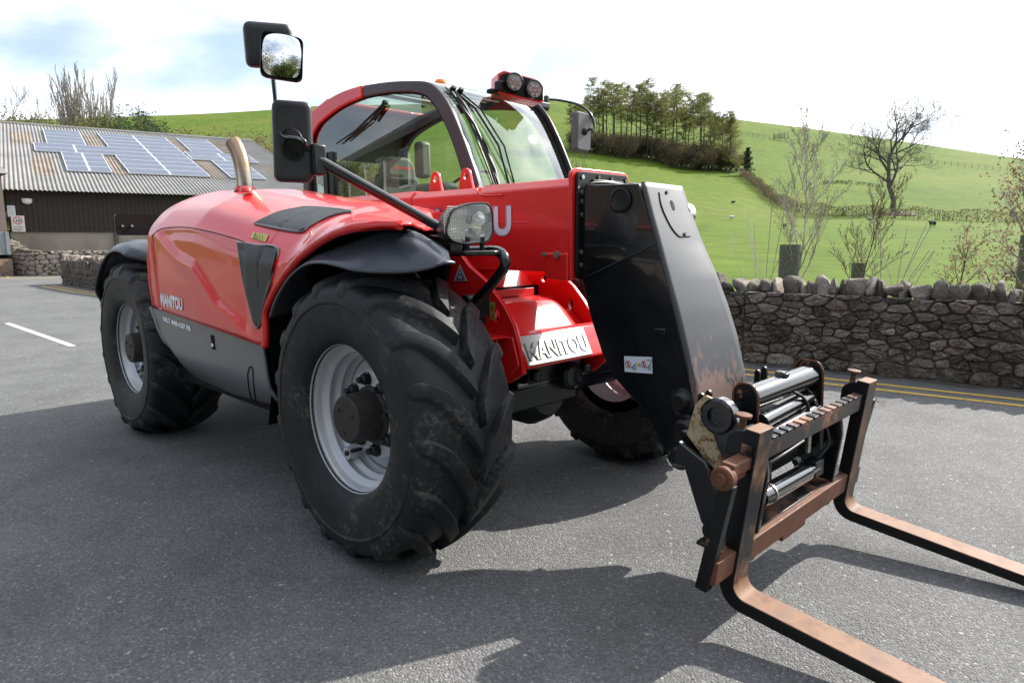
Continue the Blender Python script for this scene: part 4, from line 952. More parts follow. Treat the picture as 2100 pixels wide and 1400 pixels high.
# ---- wheels -------------------------------------------------------------
WR = .655; WC = .63; HW = .25
def sm(x, a, b):
    t = min(1, max(0, (x-a)/(b-a))); return t*t*(3-2*t)
def tyre_mesh():
    mb = MB()
    prof = [(.318, -.185), (.33, -.213), (.36, -.230), (.42, -.244), (.47, -.249), (.500, -.250), (.504, -.254), (.512, -.254), (.516, -.249), (.540, -.245), (.562, -.236), (.580, -.218), (.592, -.185), (.602, -.12), (.608, -.05), (.610, 0)]
    full = [(r, h) for r, h in prof]+[(r, -h) for r, h in prof[-2::-1]]
    mb.lathe(full, n=96)
    NL = 17
    for side in (-1, 1):
        for k in range(NL):
            a0 = 2*math.pi*(k+(.5 if side > 0 else 0))/NL; K_ = 12; rows = []
            for i in range(K_+1):
                t = i/K_
                # path: wraps down the sidewall then runs to the centre
                if t < .2:
                    s = t/.2; yy = .246-.016*s; rb = .545+.035*s; rt = .556+.040*s; th = -.006*(1-s); w = .024+.010*s; yt = yy+.002
                else:
                    s = (t-.2)/.8; yy = .230*(1-s)+.010*s; yt = yy; cr = (yy/.24)**2.0; rb = .606-.030*cr; rt = .652-.050*cr-.006*(1-s); th = .40*s**1.5; w = .034+.020*sm(s, 0, .55)-.004*s
                da = w/.62
                ang = a0-th
                def P(r, y, a): return (r*math.cos(a), side*y, r*math.sin(a))
                slope = .35 if t >= .22 else 0
                rows.append([P(rb-.02, yy, ang-da*1.45), P(rt-.004, yt, ang-da*.86), P(rt, yt, ang-da*.70), P(rt, yt, ang+da*.70), P(rt-.004, yt, ang+da*.86), P(rb-.02, yy, ang+da*1.45)])
            o = len(mb.v); mb.grid(rows); mb.f += [(o, o+1, o+2, o+3, o+4, o+5), tuple(o+K_*6+q for q in (5, 4, 3, 2, 1, 0))]
    # flat contact patch and slight sidewall bulge
    out = []
    for x, y, z in mb.v:
        if z < -WC: z = -WC+(z+WC)*.08
        if z < -.35:
            b_ = 1+.06*min(1, (-z-.35)/.2)*(1 if math.hypot(x, z) < .60 else .3); y *= b_
        out.append((x, y, z))
    mb.v = out; return mb.mesh('tyre', TYRE, 38)
TY = tyre_mesh()
def rim_mesh():
    mb = MB()
    prof = [(.318, -.165), (.322, -.198), (.335, -.204), (.341, -.198), (.338, -.186), (.322, -.182), (.315, -.168), (.313, -.145), (.308, -.138), (.292, -.128), (.285, -.120), (.287, -.108), (.294, -.100), (.292, -.088), (.278, -.080), (.270, -.070), (.273, -.058), (.281, -.050), (.279, -.038), (.266, -.030), (.262, -.018), (.266, -.008), (.262, .005), (.262, .022), (.246, .03), (.246, .06), (.250, .2)]
    mb.lathe(prof, n=72); return mb.mesh('rim', SILV, 50)
def disc_mesh():
    mb = MB(); mb.lathe([(.262, -.005), (.252, -.012), (.248, -.03), (.232, -.038), (.210, -.052), (.200, -.070), (.190, -.076), (.120, -.076), (.0, -.076)], n=72); return mb.mesh('disc', SILV, 40)
def hub_mesh():
    mb = MB(); mb.lathe([(.128, -.07), (.128, -.084), (.110, -.090), (.108, -.17), (.104, -.205), (.098, -.212), (0, -.214)], n=32)
    for k in range(3): a = 2.1*k+.4; mb.tube([(.06*math.cos(a), -.213, .06*math.sin(a)), (.06*math.cos(a), -.219, .06*math.sin(a))], .008, 6)
    return mb.mesh('hub', HUBM, 30)
def nut_mesh():
    mb = MB(); mb.lathe([(0, -.130), (.012, -.130), (.015, -.124), (.015, -.108), (.024, -.104), (.028, -.078), (.028, -.07)], n=6); mb.lathe([(.033, -.083), (.033, -.074)], n=12); return mb.mesh('wheel_nut', NUT, 20)
RM, DM, HM, NM = rim_mesh(), disc_mesh(), hub_mesh(), nut_mesh()
vm = MB(); vm.lathe([(0, -.03), (.03, -.03), (.034, 0), (.03, .03), (0, .03)], (0, 0, 0), 'y', 10); VM = vm.mesh('valve_guard', SILV)
def wheel(x, y, s, rot):
    w = obj('wheel', DM, None, T); w.matrix_parent_inverse = wloc(T).inverted()
    w.location = (x, y, WC); w.scale = (1, s, 1)
    def sub(n, me, loc=(0, 0, 0), r=0):
        o = bpy.data.objects.new(n, me); COL.objects.link(o); o.parent = w; o.location = loc; o.rotation_euler = (0, r, 0); return o
    sub('rim', RM); sub('tyre', TY); sub('hub', HM)
    for k in range(8):
        a = rot+2*math.pi*k/8; sub('wheel_nut', NM, (.158*math.cos(a), 0, .158*math.sin(a)))
    a = R(180+52); v = sub('valve_guard', VM, (.262*math.cos(a), -.085, .262*math.sin(a)))
    mb = MB(); mb.tube([(.262*math.cos(a), -.12, .262*math.sin(a)), (.235*math.cos(a+.05), -.10, .235*math.sin(a+.05)), (.22*math.cos(a+.1), -.06, .22*math.sin(a+.1))], [.013, .010, .008], 8); sub('valve', mb.mesh('valve', BLACKM))
wheel(0, -.94, 1, R(10)); wheel(-2.87, -.94, 1, R(30)); wheel(0, .94, -1, 0); wheel(-2.87, .94, -1, 0)
# ---- bonnet pod ----------------------------------------------------------
_xs = [-3.75, -3.4, -3.0, -2.7, -2.52, -2.42, -2.37, -2.30, -2.1, -1.5, -1.0, -.7, -.3, .1, .40, .52]
_ys = [.60, .78, .86, .93, 1.00, 1.08, 1.125, 1.15, 1.165, 1.180, 1.185, 1.185, 1.185, 1.17, 1.10, .98]
_zt = [1.46, 1.60, 1.665, 1.70, 1.715, 1.722, 1.725, 1.728, 1.730, 1.705, 1.635, 1.600, 1.565, 1.500, 1.455, 1.44]
_arch = [(-.66, .885), (-.648, 1.05), (-.53, 1.16), (-.407, 1.244), (-.28, 1.315), (-.136, 1.376), (0, 1.415), (.133, 1.437), (.27, 1.444), (.36, 1.442)]
def sm(x, a, b):
    t = min(1, max(0, (x-a)/(b-a))); return t*t*(3-2*t)
def zbot(x):
    if x < -2.42: return 1.22
    if x < -2.34: return 1.22+(.970-1.22)*sm(x, -2.42, -2.34)
    if x < -.665: return float(np.interp(x, [-2.34, -1.34, -.665], [.972, .925, .885]))
    return float(np.interp(x, [p[0] for p in _arch], [p[1] for p in _arch]))
def hood_section(x):
    ys = float(np.interp(x, _xs, _ys)); zt = float(np.interp(x, _xs, _zt)); zb = zbot(x)
    zs = max(zb+.012, min(zt-.20, zt-.24*sm(zt-zb, .02, .35)-.03)); wide = ys/1.18
    pts = [(-.215, zt-.035), (-.40, zt-.008), (-.60*wide, zt), (-.80*wide, zt-.022), (-(ys-.16), zt-(zt-zs)*.42), (-(ys-.055), zs+(zt-zs)*.22), (-(ys-.008), zs-.02 if zs-.02 > zb else zs)]
    n = 5
    for k in range(1, n+1): pts.append((-(ys-.004*(k % 2)*0), zs+(zb-zs)*k/n))
    return smooth_path([(0, p[0], p[1]) for p in pts], 5)
def hood_detail(x, y, z):
    """outward relief of the side skin: (d<0 = recessed)"""
    if x < -2.36 or x > -.5: return 0
    d = 0
    # upper panel seam line z = f(x)
    zu = float(np.interp(x, [-2.3, -2.05, -1.6, -1.0, -.8], [1.43, 1.462, 1.462, 1.40, 1.35]))
    # crease from the top rear corner swooping down to the front bottom
    zc = float(np.interp(x, [-2.12, -1.95, -1.75, -1.5, -1.38, -1.2, -.95, -.78], [1.44, 1.36, 1.28, 1.235, 1.16, 1.04, .965, .90]))
    inside = sm(zu-z, 0, .02)
    above = sm(z-zc, 0, .055)                     # region above/right of the crease sits deeper
    d -= .017*inside*above*sm(x, -2.12, -2.0)*sm(-.80-x, -.02, .06)
    d += .004*inside*math.exp(-((z-zc)/.04)**2)*sm(x, -2.1, -1.9)
    # rear vertical flute
    fx = -2.20+(1.45-z)*.12
    d -= .016*math.exp(-((x-fx)/.022)**2)*sm(1.44-z, 0, .08)
    return d
mbh = MB(); rows = []
hx = sorted(set([round(v, 4) for v in list(np.linspace(-3.75, -2.5, 14))+list(np.linspace(-2.5, -2.25, 16))+list(np.linspace(-2.25, -.7, 80))+list(np.linspace(-.7, .37, 52))]))
for x in hx:
    sec = hood_section(x); m_ = []
    L = [0]
    for i in range(1, len(sec)): L.append(L[-1]+(sec[i]-sec[i-1]).length)
    for k in range(71):
        s = L[-1]*k/70; i = min(len(sec)-2, int(np.searchsorted(L, s, 'right'))-1); f = (s-L[i])/max(1e-9, L[i+1]-L[i]); p = sec[i].lerp(sec[i+1], f)
        d = hood_detail(x, p.y, p.z) if p.z < 1.52 and p.y < -.9 else 0
        m_.append((x-.80*sm(x, -.55, .40)*max(0, 1-abs(p.y)/1.05)**.8, p.y-d, p.z))
    rows.append(m_)
mbh.grid(rows)
hoodme = mbh.mesh('bonnet', RED, 60, fixn=False)
hood = obj('bonnet', hoodme, None, T); so2 = hood.modifiers.new('solid', 'SOLIDIFY'); so2.thickness = .012; so2.offset = -1
bmh = bmesh.new(); bmh.from_mesh(hoodme); HBVH = BVHTree.FromBMesh(bmh)
def on_hood_side(x, z, off=.003):
    h = HBVH.ray_cast(Vector((x, -2.5, z)), Vector((0, 1, 0)))
    if h[0] is None: return Vector((x, -1.17, z))
    n = h[1]; n = n if n.y < 0 else -n
    return h[0]+n*off
def on_hood_cam(p, off=.004):
    """drop a measured point onto the skin along the line of the photograph it was measured from (build-time only)"""
    d = (Vector(p)-CAMP).normalized(); h = HBVH.ray_cast(CAMP, d)
    if h[0] is None: return Vector(p)
    n = h[1]; n = n if n.dot(d) < 0 else -n; return h[0]+n*off
def patch(poly, f, n=14):
    """fill a 4-cornered patch (two opposite polylines) with a conforming grid"""
    a, b_ = poly; A = [Vector(p) for p in a]; B = [Vector(p) for p in b_]; mb = MB(); rows = []
    def samp(P, t):
        q = t*(len(P)-1); i = min(len(P)-2, int(q)); return P[i].lerp(P[i+1], q-i)
    for i in range(n+1):
        p, q = samp(A, i/n), samp(B, i/n); rows.append([f(p.lerp(q, k/n)) for k in range(n+1)])
    return mb.grid(rows)
# red lip tube round the wheel arch and bottom edge
lip = [(x, 0, z) for x, z in _arch]; lp = [Vector((-.672, -1.178, .885))]
for i in range(40):
    t = i/39; q = t*(len(_arch)-1); k = min(len(_arch)-2, int(q)); x = _arch[k][0]+(_arch[k+1][0]-_arch[k][0])*(q-k); z = _arch[k][1]+(_arch[k+1][1]-_arch[k][1])*(q-k)
    ys = float(np.interp(x, _xs, _ys)); lp.append(Vector((x, -ys+.012, z+.004)))
mb = MB(); mb.tube(lp, .019, 10); obj('arch_lip', mb, RED, T, smooth=60)
mb = MB(); mb.tube([(x, -float(np.interp(x, _xs, _ys))+.012, zbot(x)) for x in np.linspace(-2.33, -.67, 20)], .010, 8); obj('bottom_lip', mb, RED, T, smooth=60)
mb = MB(); mb.tube([(-2.345, -1.125, .97), (-2.352, -1.13, 1.1), (-2.36, -1.128, 1.25), (-2.37, -1.11, 1.40), (-2.385, -1.04, 1.53)], [.016, .018, .018, .016, .010], 8); obj('rear_edge_lip', mb, RED, T, smooth=60)
# inner wheel arch liner
mb = MB(); arc = [(-.80, .45), (-.72, .70), (-.655, .93)]+[(x, z-.012) for x, z in _arch[1:]]
mb.grid([[(x-.80*sm(x, -.55, .40)*max(0, 1-abs(y)/1.05)**.8, y, z-(.0 if y < -1 else .004)) for y in (-1.155 if x > -.7 else -1.12, -1.0, -.8, -.6, -.46)] for x, z in arc]); obj('wheel_arch_liner', mb, DARKC, T, smooth=60)
mb = MB(); mb.prism([(-.80, .45), (-.655, .93), (-.40, 1.23), (-.20, 1.33), (-.12, 1.38), (-.14, 1.25), (-.3, .9), (-.5, .5)], 'y', -.46, -.43); obj('arch_backing', mb, DARKC, T, smooth=0)
# body core behind the skins
mb = MB(); mb.box((-1.55, -.62, .86), (1.62, .84, .75)); mb.box((-2.0, 0, .85), (3.6, .75, .55)); mb.box((-3.35, 0, 1.05), (.55, 1.3, .55)); mb.box((-2.9, -.45, 1.30), (1.3, .6, .35)); obj('chassis_core', mb, DARKC, T, smooth=0)
# grey lower panel
gp_top = [(-2.33, -1.135, .965), (-1.34, -1.15, .918), (-.70, -1.15, .878)]
rows = []
for i in range(41):
    t = i/40; x0 = -2.33+1.60*t; zt = float(np.interp(x0, [-2.33, -1.34, -.70], [.962, .915, .874])); rr = []
    for k in range(17):
        s = k/16
        xb = np.interp(t, [0, .25, 1], [-2.06, -1.72, -.70]); zb = np.interp(t, [0, .12, .5, 1], [.60, .475, .455, .49]) if t > 0 else .60
        sx_ = s**1.15 if t < .5 else s
        x = x0+(xb-x0)*s*(1-t)+(0 if t < .9 else 0); x = x0*(1-s)+xb*s
        z = zt+(zb-zt)*s; y = -1.155+.012*s+.16*max(0, (s-.45)/.55)**2
        x += -.055*math.sin(s*math.pi)*sm(t, .8, 1.0)*-1*0
        rr.append((x-(.14*sm(s, 0, .3)*(1-s) if t > .999 else 0)*0, y, z))
    rows.append(rr)
gpm = MB(); gpm.grid(rows); gpm_me = gpm.mesh('side_skirt', GREYP, 60)
gp = obj('side_skirt', gpm_me, None, T, label='dark grey lower side panel with model lettering')
bg_ = bmesh.new(); bg_.from_mesh(gpm_me); GBVH = BVHTree.FromBMesh(bg_)
def on_skirt(p, off=.003):
    d = (Vector(p)-CAMP).normalized(); h = GBVH.ray_cast(CAMP, d)
    if h[0] is None: return Vector(p)
    n = h[1]; n = n if n.dot(d) < 0 else -n; return h[0]+n*off
rim_pts = [r_[-1] for r_ in rows]; mb = MB(); mb.tube([r_[-1] for r_ in rows][::4], .010, 6); mb.tube([q for q in rows[-1]][::3], .010, 6); mb.tube([q for q in rows[0]][::3], .012, 6); obj('skirt_edge', mb, GREYP, gp, smooth=60)
# latch
mb = MB(); c = on_skirt((-1.36, -1.15, .828), -.002); M = Matrix.Translation(c)
mb.box(c, (.052, .012, .085)); obj('latch_recess', mb, DARKC, gp, bevel=.01)
mb = MB(); mb.tube([c+Vector((.008, -.012, -.015)), c+Vector((.008, -.004, -.015))], .012, 12); obj('latch_button', mb, CHROME, gp)
mb = MB(); pp = [(-.905, -1.15, .745), (-.935, -1.15, .70), (-.925, -1.15, .60), (-.88, -1.15, .545)]; mb.tube([on_skirt(p, .001) for p in smooth_path(pp, 5)], .004, 5); mb.tube([on_skirt(p, .001) for p in smooth_path([(-.905, -1.15, .745), (-.875, -1.15, .742), (-.872, -1.15, .66), (-.86, -1.15, .56)], 5)], .004, 5); obj('slot_seam', mb, DARKC, gp)
# panel seams
def seam(pts, r_=.0028): mb = MB(); mb.tube([on_hood_side(x, z, .0005) for x, z in [(p.x, p.z) for p in smooth_path([(x, 0, z) for x, z in pts], 6)]], r_, 5); return obj('panel_seam', mb, DARKC, hood)
seam([(-2.20, 1.425), (-2.05, 1.463), (-1.85, 1.472), (-1.6, 1.466), (-1.3, 1.440), (-1.0, 1.402), (-.88, 1.385)]); seam([(-2.20, 1.425), (-2.185, 1.30), (-2.165, 1.15), (-2.15, 1.0)])
# black inserts on the bonnet
IN_S = ([(-.897, -1.17, 1.383), (-.479, -1.17, 1.349)], [(-.765, -1.17, .985), (-.715, -1.17, .985)])
mb = patch(((IN_S[0][0], (-.86, -1.17, 1.2), IN_S[1][0]), (IN_S[0][1], (-.575, -1.17, 1.20), IN_S[1][1])), lambda p: on_hood_cam(p, .011), 24); sv_ = obj('side_vent', mb, HOODBLK, T, smooth=60, fixn=False)
edge = smooth_path([on_hood_cam(p, .005) for p in [(-.897, -1.17, 1.383), (-.70, -1.17, 1.367), (-.479, -1.17, 1.349), (-.575, -1.17, 1.20), (-.66, -1.17, 1.08), (-.715, -1.17, .985), (-.765, -1.17, .985), (-.86, -1.17, 1.2), (-.897, -1.17, 1.383)]], 4)
mb = MB(); mb.tube(edge, .007, 6); obj('vent_frame', mb, GREYP, sv_, smooth=60)
def PX(u, v):   # build-time helper: the world direction a measured outline point was read at
    d = _F+_R2*((u-1050)/1400)-_U2*((v-700)/1400); return CAMP+d*3
def hpx(u, v, off=.005): return on_hood_cam(PX(u, v), off)
top_a = [(523, 460), (545, 449), (572, 437), (604, 430), (640, 426)]; top_b = [(611, 477), (632, 468), (655, 455), (690, 441), (722, 435)]
mb = patch(([PX(*p) for p in top_a], [PX(*p) for p in top_b]), lambda p: on_hood_cam(p, .009), 22); tv = obj('top_vent', mb, HOODBLK, T, smooth=60, fixn=False)
mb = MB(); mb.tube(smooth_path([hpx(*p) for p in top_a+top_b[::-1]+top_a[:1]], 3), .006, 6); obj('vent_frame', mb, GREYP, tv, smooth=60)
# bonnet lettering (wrapped on the skin)
def wrap(me, f):
    for v in me.vertices: v.co = f(v.co)
    me.update(); return me
def lettering(name, txt, size, mt, base0, base1, f, xs=1.0, off=.004, parent=None, sub=True, fitw=True, shear=0):
    me = text_mesh(name, txt, size, mt, 0, off)
    if sub:
        bm = bmesh.new(); bm.from_mesh(me); bmesh.ops.subdivide_edges(bm, edges=[e for e in bm.edges if e.calc_length() > size*.35], cuts=2); bm.to_mesh(me); bm.free()
    w = max(v.co.x for v in me.vertices); a, b_ = Vector(base0), Vector(base1); u = (b_-a)/w; up = Vector((0, 0, 1))
    wrap(me, lambda c: f(a+u*c.x+up*c.y+Vector((shear*c.y, 0, 0)))); return obj(name, me, None, parent or T, smooth=0)
lettering('brand_lettering', 'MANITOU', .098, WHITE, (-2.090, -1.17, .998), (-1.700, -1.17, .988), lambda p: on_hood_side(p.x, p.z, .004), off=.006, parent=hood)
lettering('model_lettering', 'MLT 840-137 PS', .036, WHITE, (-2.12, -1.15, .890), (-1.67, -1.15, .864), lambda p: on_skirt(p, .003), off=.003, parent=gp, shear=.0)
# yellow sticker
ms_ = patch(([PX(519, 477), PX(552, 482)], [PX(515, 489), PX(546, 497)]), lambda p: on_hood_cam(p, .004), 4); ys_ = obj('warning_sticker', ms_, YELL, hood, smooth=60, fixn=False)
mb = MB(); mb.tube([hpx(522, 489, .006), hpx(526, 480, .006), hpx(530, 490, .006), hpx(522, 489, .006)], .0016, 4); mb.tube([hpx(534, 483, .006), hpx(534, 492, .006)], .0014, 4); mb.tube([hpx(540, 484, .006), hpx(539, 494, .006)], .0014, 4); obj('sticker_print', mb, BLKINK, hood)
# exhaust
bz = 1.69; mb = MB(); pth = smooth_path([(-1.735, -.74, 1.66), (-1.74, -.74, 1.78), (-1.76, -.742, 1.88), (-1.795, -.748, 1.955), (-1.83, -.755, 2.00)], 8); n_ = len(pth)
mb.tube(pth, .048, 24, caps=False); mb.tube(pth[-2:]+[], .044, 24, caps=False); obj('exhaust_pipe', mb, EXH, T, smooth=60)
mb = MB(); mb.tube([pth[-3]-Vector((0, 0, .0)), pth[-2]], .0455, 20); obj('exhaust_bore', mb, DARKC, T)
mb = MB(); mb.lathe([(.052, 0), (.056, .008), (.062, .0), (.066, -.02)], (-1.735, -.74, 1.716), 'z', 24); obj('exhaust_collar', mb, RED, T, smooth=60)
mb = MB(); mb.lathe([(0, .008), (.022, .007), (.032, 0), (.036, -.02)], (-1.46, -.86, 1.694), 'z', 16); obj('bonnet_knob', mb, RED, T, smooth=60)
# rear: counterweight / lamp plate
mb = MB(); mb.prism(roundpoly([(-.95, 1.44), (-.72, 1.44), (-.30, 1.44), (-.30, 1.61), (-.95, 1.61)], .03), 'x', -3.68, -3.66); pl_ = obj('rear_lamp_plate', mb, BLACKM, T, smooth=0)
for y in (-.90, -.83):
    mb = MB(); mb.tube([(-3.66, y, 1.515), (-3.645, y, 1.515)], .010, 8); obj('bolt', mb, STEELZ, pl_)
mb = MB(); mb.prism(roundpoly([(-3.9, .55), (-3.35, .55), (-3.30, 1.30), (-3.75, 1.50), (-3.9, 1.3)], .08), 'y', -.62, .8); obj('counterweight', mb, DARKC, T, bevel=.02)
# ---- mudguards -------------------------------------------------------------
def fender(cx, cz, phis, rad, y0, y1, lipd=.04, tip=0):
    rows = []
    n = len(phis)
    for i, ph in enumerate(phis):
        a = R(ph); t = i/(n-1); r_ = rad(t); row = []
        wide = 1.0-.55*sm(t, .86, 1.0)-.25*sm(1-t, .85, 1.0); ym = (y0+y1)/2; hw = (y1-y0)/2*wide
        for k in range(21):
            s = -1+2*k/20; yy = ym+hw*s
            crown = .030*(1-s*s)-lipd*sm(abs(s), .80, 1.0)+.020*math.exp(-((s+.25)/.32)**2)*math.sin(t*math.pi)**2
            cr2 = -.012*math.exp(-((s-(-.62+.9*t))/.07)**2)
            rr = r_+crown+cr2; row.append((cx+rr*math.cos(a), yy, cz+rr*math.sin(a)))
        rows.append(row)
    mb = MB().grid(rows); return mb
# front mudguard: low outer edge, high crown, pointed front tip
fo = [(-.555, 1.03), (-.50, 1.10), (-.42, 1.17), (-.32, 1.235), (-.20, 1.280), (-.07, 1.292), (.06, 1.282), (.18, 1.268), (.29, 1.262), (.39, 1.264), (.46, 1.276), (.515, 1.294)]
fc = [(-.575, 1.05), (-.53, 1.135), (-.46, 1.205), (-.37, 1.280), (-.25, 1.335), (-.11, 1.378), (.03, 1.402), (.15, 1.412), (.26, 1.404), (.36, 1.375), (.445, 1.335), (.520, 1.298)]
fo_ = smooth_path([(p[0], 0, p[1]) for p in fo], 5); fc_ = smooth_path([(p[0], 0, p[1]) for p in fc], 5); rows = []; nf_ = len(fo_)
for i in range(nf_):
    t = i/(nf_-1); a, c = fo_[i], fc_[i]; w_in = .50*(1-.86*sm(t, .55, 1.0)); y_o = -1.195+.16*sm(t, .60, 1.0); row = []
    for k in range(27):
        s = k/26; y = y_o+w_in*s; pk = .46; h = math.sin(min(1, s/pk)*math.pi/2)**(1.05) if s < pk else 1-.42*((s-pk)/(1-pk))**2
        cre = .020*(math.exp(-((s-(.10+.52*sm(t, .35, .95)))/.055)**2))*sm(t, .1, .3)*sm(1-t, .0, .15)
        x = a.x+(c.x-a.x)*h; z = a.z+(c.z-a.z)*h
        row.append((x-.0, y, z+cre*(.4+.6*h)))
    rows.append(row)
mb = MB().grid(rows); f1 = obj('front_mudguard', mb, PLASTF, T, smooth=60, fixn=False); q = f1.modifiers.new('s', 'SOLIDIFY'); q.thickness = .010
mb = fender(-2.87, .60, list(np.linspace(158, 60, 30)), lambda t: .765, -1.19, -.70); f2 = obj('rear_mudguard', mb, PLASTF, T, smooth=60); q = f2.modifiers.new('s', 'SOLIDIFY'); q.thickness = .010
mb = fender(0, .60, list(np.linspace(150, 60, 24)), lambda t: .775, .66, 1.2); f3 = obj('front_mudguard', mb, PLASTF, T, smooth=60); q = f3.modifiers.new('s', 'SOLIDIFY'); q.thickness = .010
# ---- boom ------------------------------------------------------------------
mb = MB(); sec = [(-.20, 1.24), (-.20, 1.625), (-.165, 1.662), (.165, 1.662), (.20, 1.625), (.20, 1.24), (.17, 1.232), (-.17, 1.232)]
mb.prism(sec, 'x', -3.3, .36); boom = obj('boom', mb, RED, T, bevel=.006)
mb = MB(); sec2 = [(-.207, 1.235), (-.207, 1.63), (-.17, 1.670), (.17, 1.670), (.207, 1.63), (.207, 1.235)]; mb.prism(sec2, 'x', -.16, .474); obj('boom_front_wrap', mb, RED, boom, bevel=.006)
mb = MB(); mb.prism(sec2, 'x', -2.2, -.75); obj('boom_side_plate', mb, RED, boom, bevel=.006)
mb = MB(); mb.prism(roundpoly([(-.222, 1.205), (-.222, 1.69), (-.19, 1.712), (.19, 1.712), (.222, 1.69), (.222, 1.205)], .015), 'x', .452, .474); obj('boom_collar', mb, RED, boom, bevel=.004)
mb = MB(); mb.prism(roundpoly([(.315, 1.205), (.455, 1.195), (.455, 1.325), (.315, 1.325)], .012), 'y', -.228, -.18); lb = obj('wear_pad_block', mb, RED, boom, bevel=.004)
for x, z in ((.40, 1.318), (.322, 1.318)):
    mb = MB(); mb.tube([(x, -.226, z-.0), (x, -.245, z)], .012 if x < .35 else .018, 6); obj('bolt', mb, STEELZ, lb)
mb = MB(); mb.tube(smooth_path([(-.20, -.172, 1.667), (-.185, -.200, 1.64), (-.12, -.208, 1.615), (.02, -.209, 1.610)], 5), .005, 6); obj('weld_seam', mb, RED, boom, smooth=60)
mb = MB(); mb.tube([(-.02, -.208, 1.475), (.19, -.208, 1.473)], .0025, 5); obj('crease', mb, RED, boom)
# front flange (black, bolted)
fl = curve_mesh('boom_flange', [roundpoly([(-.20, 1.20), (-.20, 1.695), (.19, 1.695), (.19, 1.20)], .03), [(-.145, 1.255), (.145, 1.255), (.145, 1.635), (-.145, 1.635)][::-1]], BLACKM, .014, .002, Matrix(((0, 0, 1, .483), (1, 0, 0, 0), (0, 1, 0, 0), (0, 0, 0, 1))))
flo = obj('boom_flange', fl, None, boom)
for y, z in ((-.17, 1.67), (-.05, 1.675), (.05, 1.672), (.165, 1.67), (-.17, 1.60), (-.17, 1.56), (-.17, 1.50), (-.17, 1.27), (-.17, 1.33)):
    mb = MB(); mb.tube([(.488, y, z), (.500, y, z)], .011, 6); obj('bolt', mb, BLACKP if y > -.1 else STEELZ, flo)
mb = MB(); mb.box((.497, .02, 1.655), (.012, .24, .018)); mb.box((.497, .02, 1.628), (.012, .26, .018)); obj('wear_pad', mb, BLACKM, flo, bevel=.003)
mb = MB(); mb.tube(smooth_path([(.50, -.16, 1.55), (.51, -.155, 1.62), (.52, -.10, 1.648), (.53, .10, 1.648)], 6), .006, 8); obj('hydraulic_pipe', mb, RUBH, boom, smooth=60)
# lifting eyes on the boom top
for xc in (-.62, -.357):
    out = [(-.062, 0), (.062, 0), (.036, .085)]+[(.036*math.cos(R(a)), .085+.036*math.sin(R(a))) for a in range(20, 161, 20)]+[(-.036, .085)]
    me = curve_mesh('lifting_eye', [out, circ2(0, .080, .021, 12)[::-1]], RED, .014, .003, PLXZ(-.12) @ Matrix.Translation((xc, 1.655, 0))); obj('lifting_eye', me, None, boom)
# boom lettering, big white with blue-grey edge
def ltr(txt, x0, x1, z0, size, mt, y, off): 
    me = text_mesh('boom_lettering', txt, size, mt, 0, off); w = max(v.co.x for v in me.vertices)
    for v in me.vertices: v.co = Vector((x0+(x1-x0)*v.co.x/w, y, z0+v.co.y))
    return me
obj('boom_lettering', ltr('MANITOU', -.80, .075, 1.418, .190, simple('letter_outline', (.30, .32, .52), .4), -.2095, .011), None, boom, smooth=0)
obj('boom_lettering', ltr('MANITOU', -.80, .075, 1.418, .190, WHITE, -.2110, .006), None, boom, smooth=0)
# ---- inner boom and boom head -----------------------------------------------
mb = MB(); mb.box((.57, 0, 1.445), (.38, .30, .37)); obj('inner_boom', mb, BLACKP, T, bevel=.012)
HY = .172
side = [(.49, 1.60), (.53, 1.632), (.80, 1.622), (.86, 1.47), (.905, 1.368), (.955, 1.22), (.997, 1.085), (1.035, .96), (1.062, .866), (1.09, .77), (1.112, .68), (1.115, .60), (1.10, .50), (1.06, .42), (1.0, .43), (.93, .53), (.85, .645), (.76, .71), (.68, .775), (.62, .87), (.55, 1.03), (.50, 1.20)]
mb = MB(); mb.prism(side, 'y', -HY, -HY+.03); hd = obj('boom_head_side', mb, BLACKP, T, bevel=.004)
mb = MB(); mb.prism([(x, z) for x, z in side], 'y', HY-.02, HY+.01); obj('boom_head_side', mb, BLACKP, T, bevel=.004)
mb = MB(); mb.box((.70, 0, 1.40), (.22, .29, .30)); mb.box((.82, 0, 1.1), (.20, .29, .5)); mb.box((.92, 0, .8), (.2, .29, .4)); obj('boom_head_core', mb, DARKC, T)
zz = [1.626, 1.50, 1.368, 1.22, 1.085, .96, .866, .77, .69, .665]; xn = [.822, .862, .907, .955, 1.001, 1.038, 1.066, 1.092, 1.112, 1.117]; xf = [.790, .845, .905, .985, 1.045, 1.092, 1.118, 1.142, 1.15, 1.152]
rows = []
for i in range(46):
    z = 1.626+(.665-1.626)*i/45; a = float(np.interp(-z, [-q for q in zz], xn)); b_ = float(np.interp(-z, [-q for q in zz], xf)); row = []
    a2 = a; b2 = b_
    for k in range(13): t = k/12; row.append((a2+(b2-a2)*t**1.0+.004, -HY-.012+(2*HY+.022)*t, z))
    rows.append(row)
mb = MB().grid(rows); fp = obj('boom_head_front_plate', mb, SCRAPE, T, smooth=60, label='curved black front plate scraped to rust at its lower end'); q = fp.modifiers.new('s', 'SOLIDIFY'); q.thickness = .014; q.offset = 0
bf = bmesh.new(); bf.from_mesh(fp.data); FB = BVHTree.FromBMesh(bf)
def fpx(u, v, off=.009):
    d = (PX(u, v)-CAMP).normalized(); h = FB.ray_cast(CAMP, d)
    if h[0] is None: return PX(u, v)
    n = h[1]; n = n if n.dot(d) < 0 else -n; return h[0]+n*off
mb = MB(); mb.tube(smooth_path([fpx(*p) for p in ((1348, 396), (1352, 420), (1362, 446), (1375, 470), (1388, 485), (1396, 487), (1412, 486))], 4), .0028, 6); obj('hatch_seam', mb, DARKC, fp)
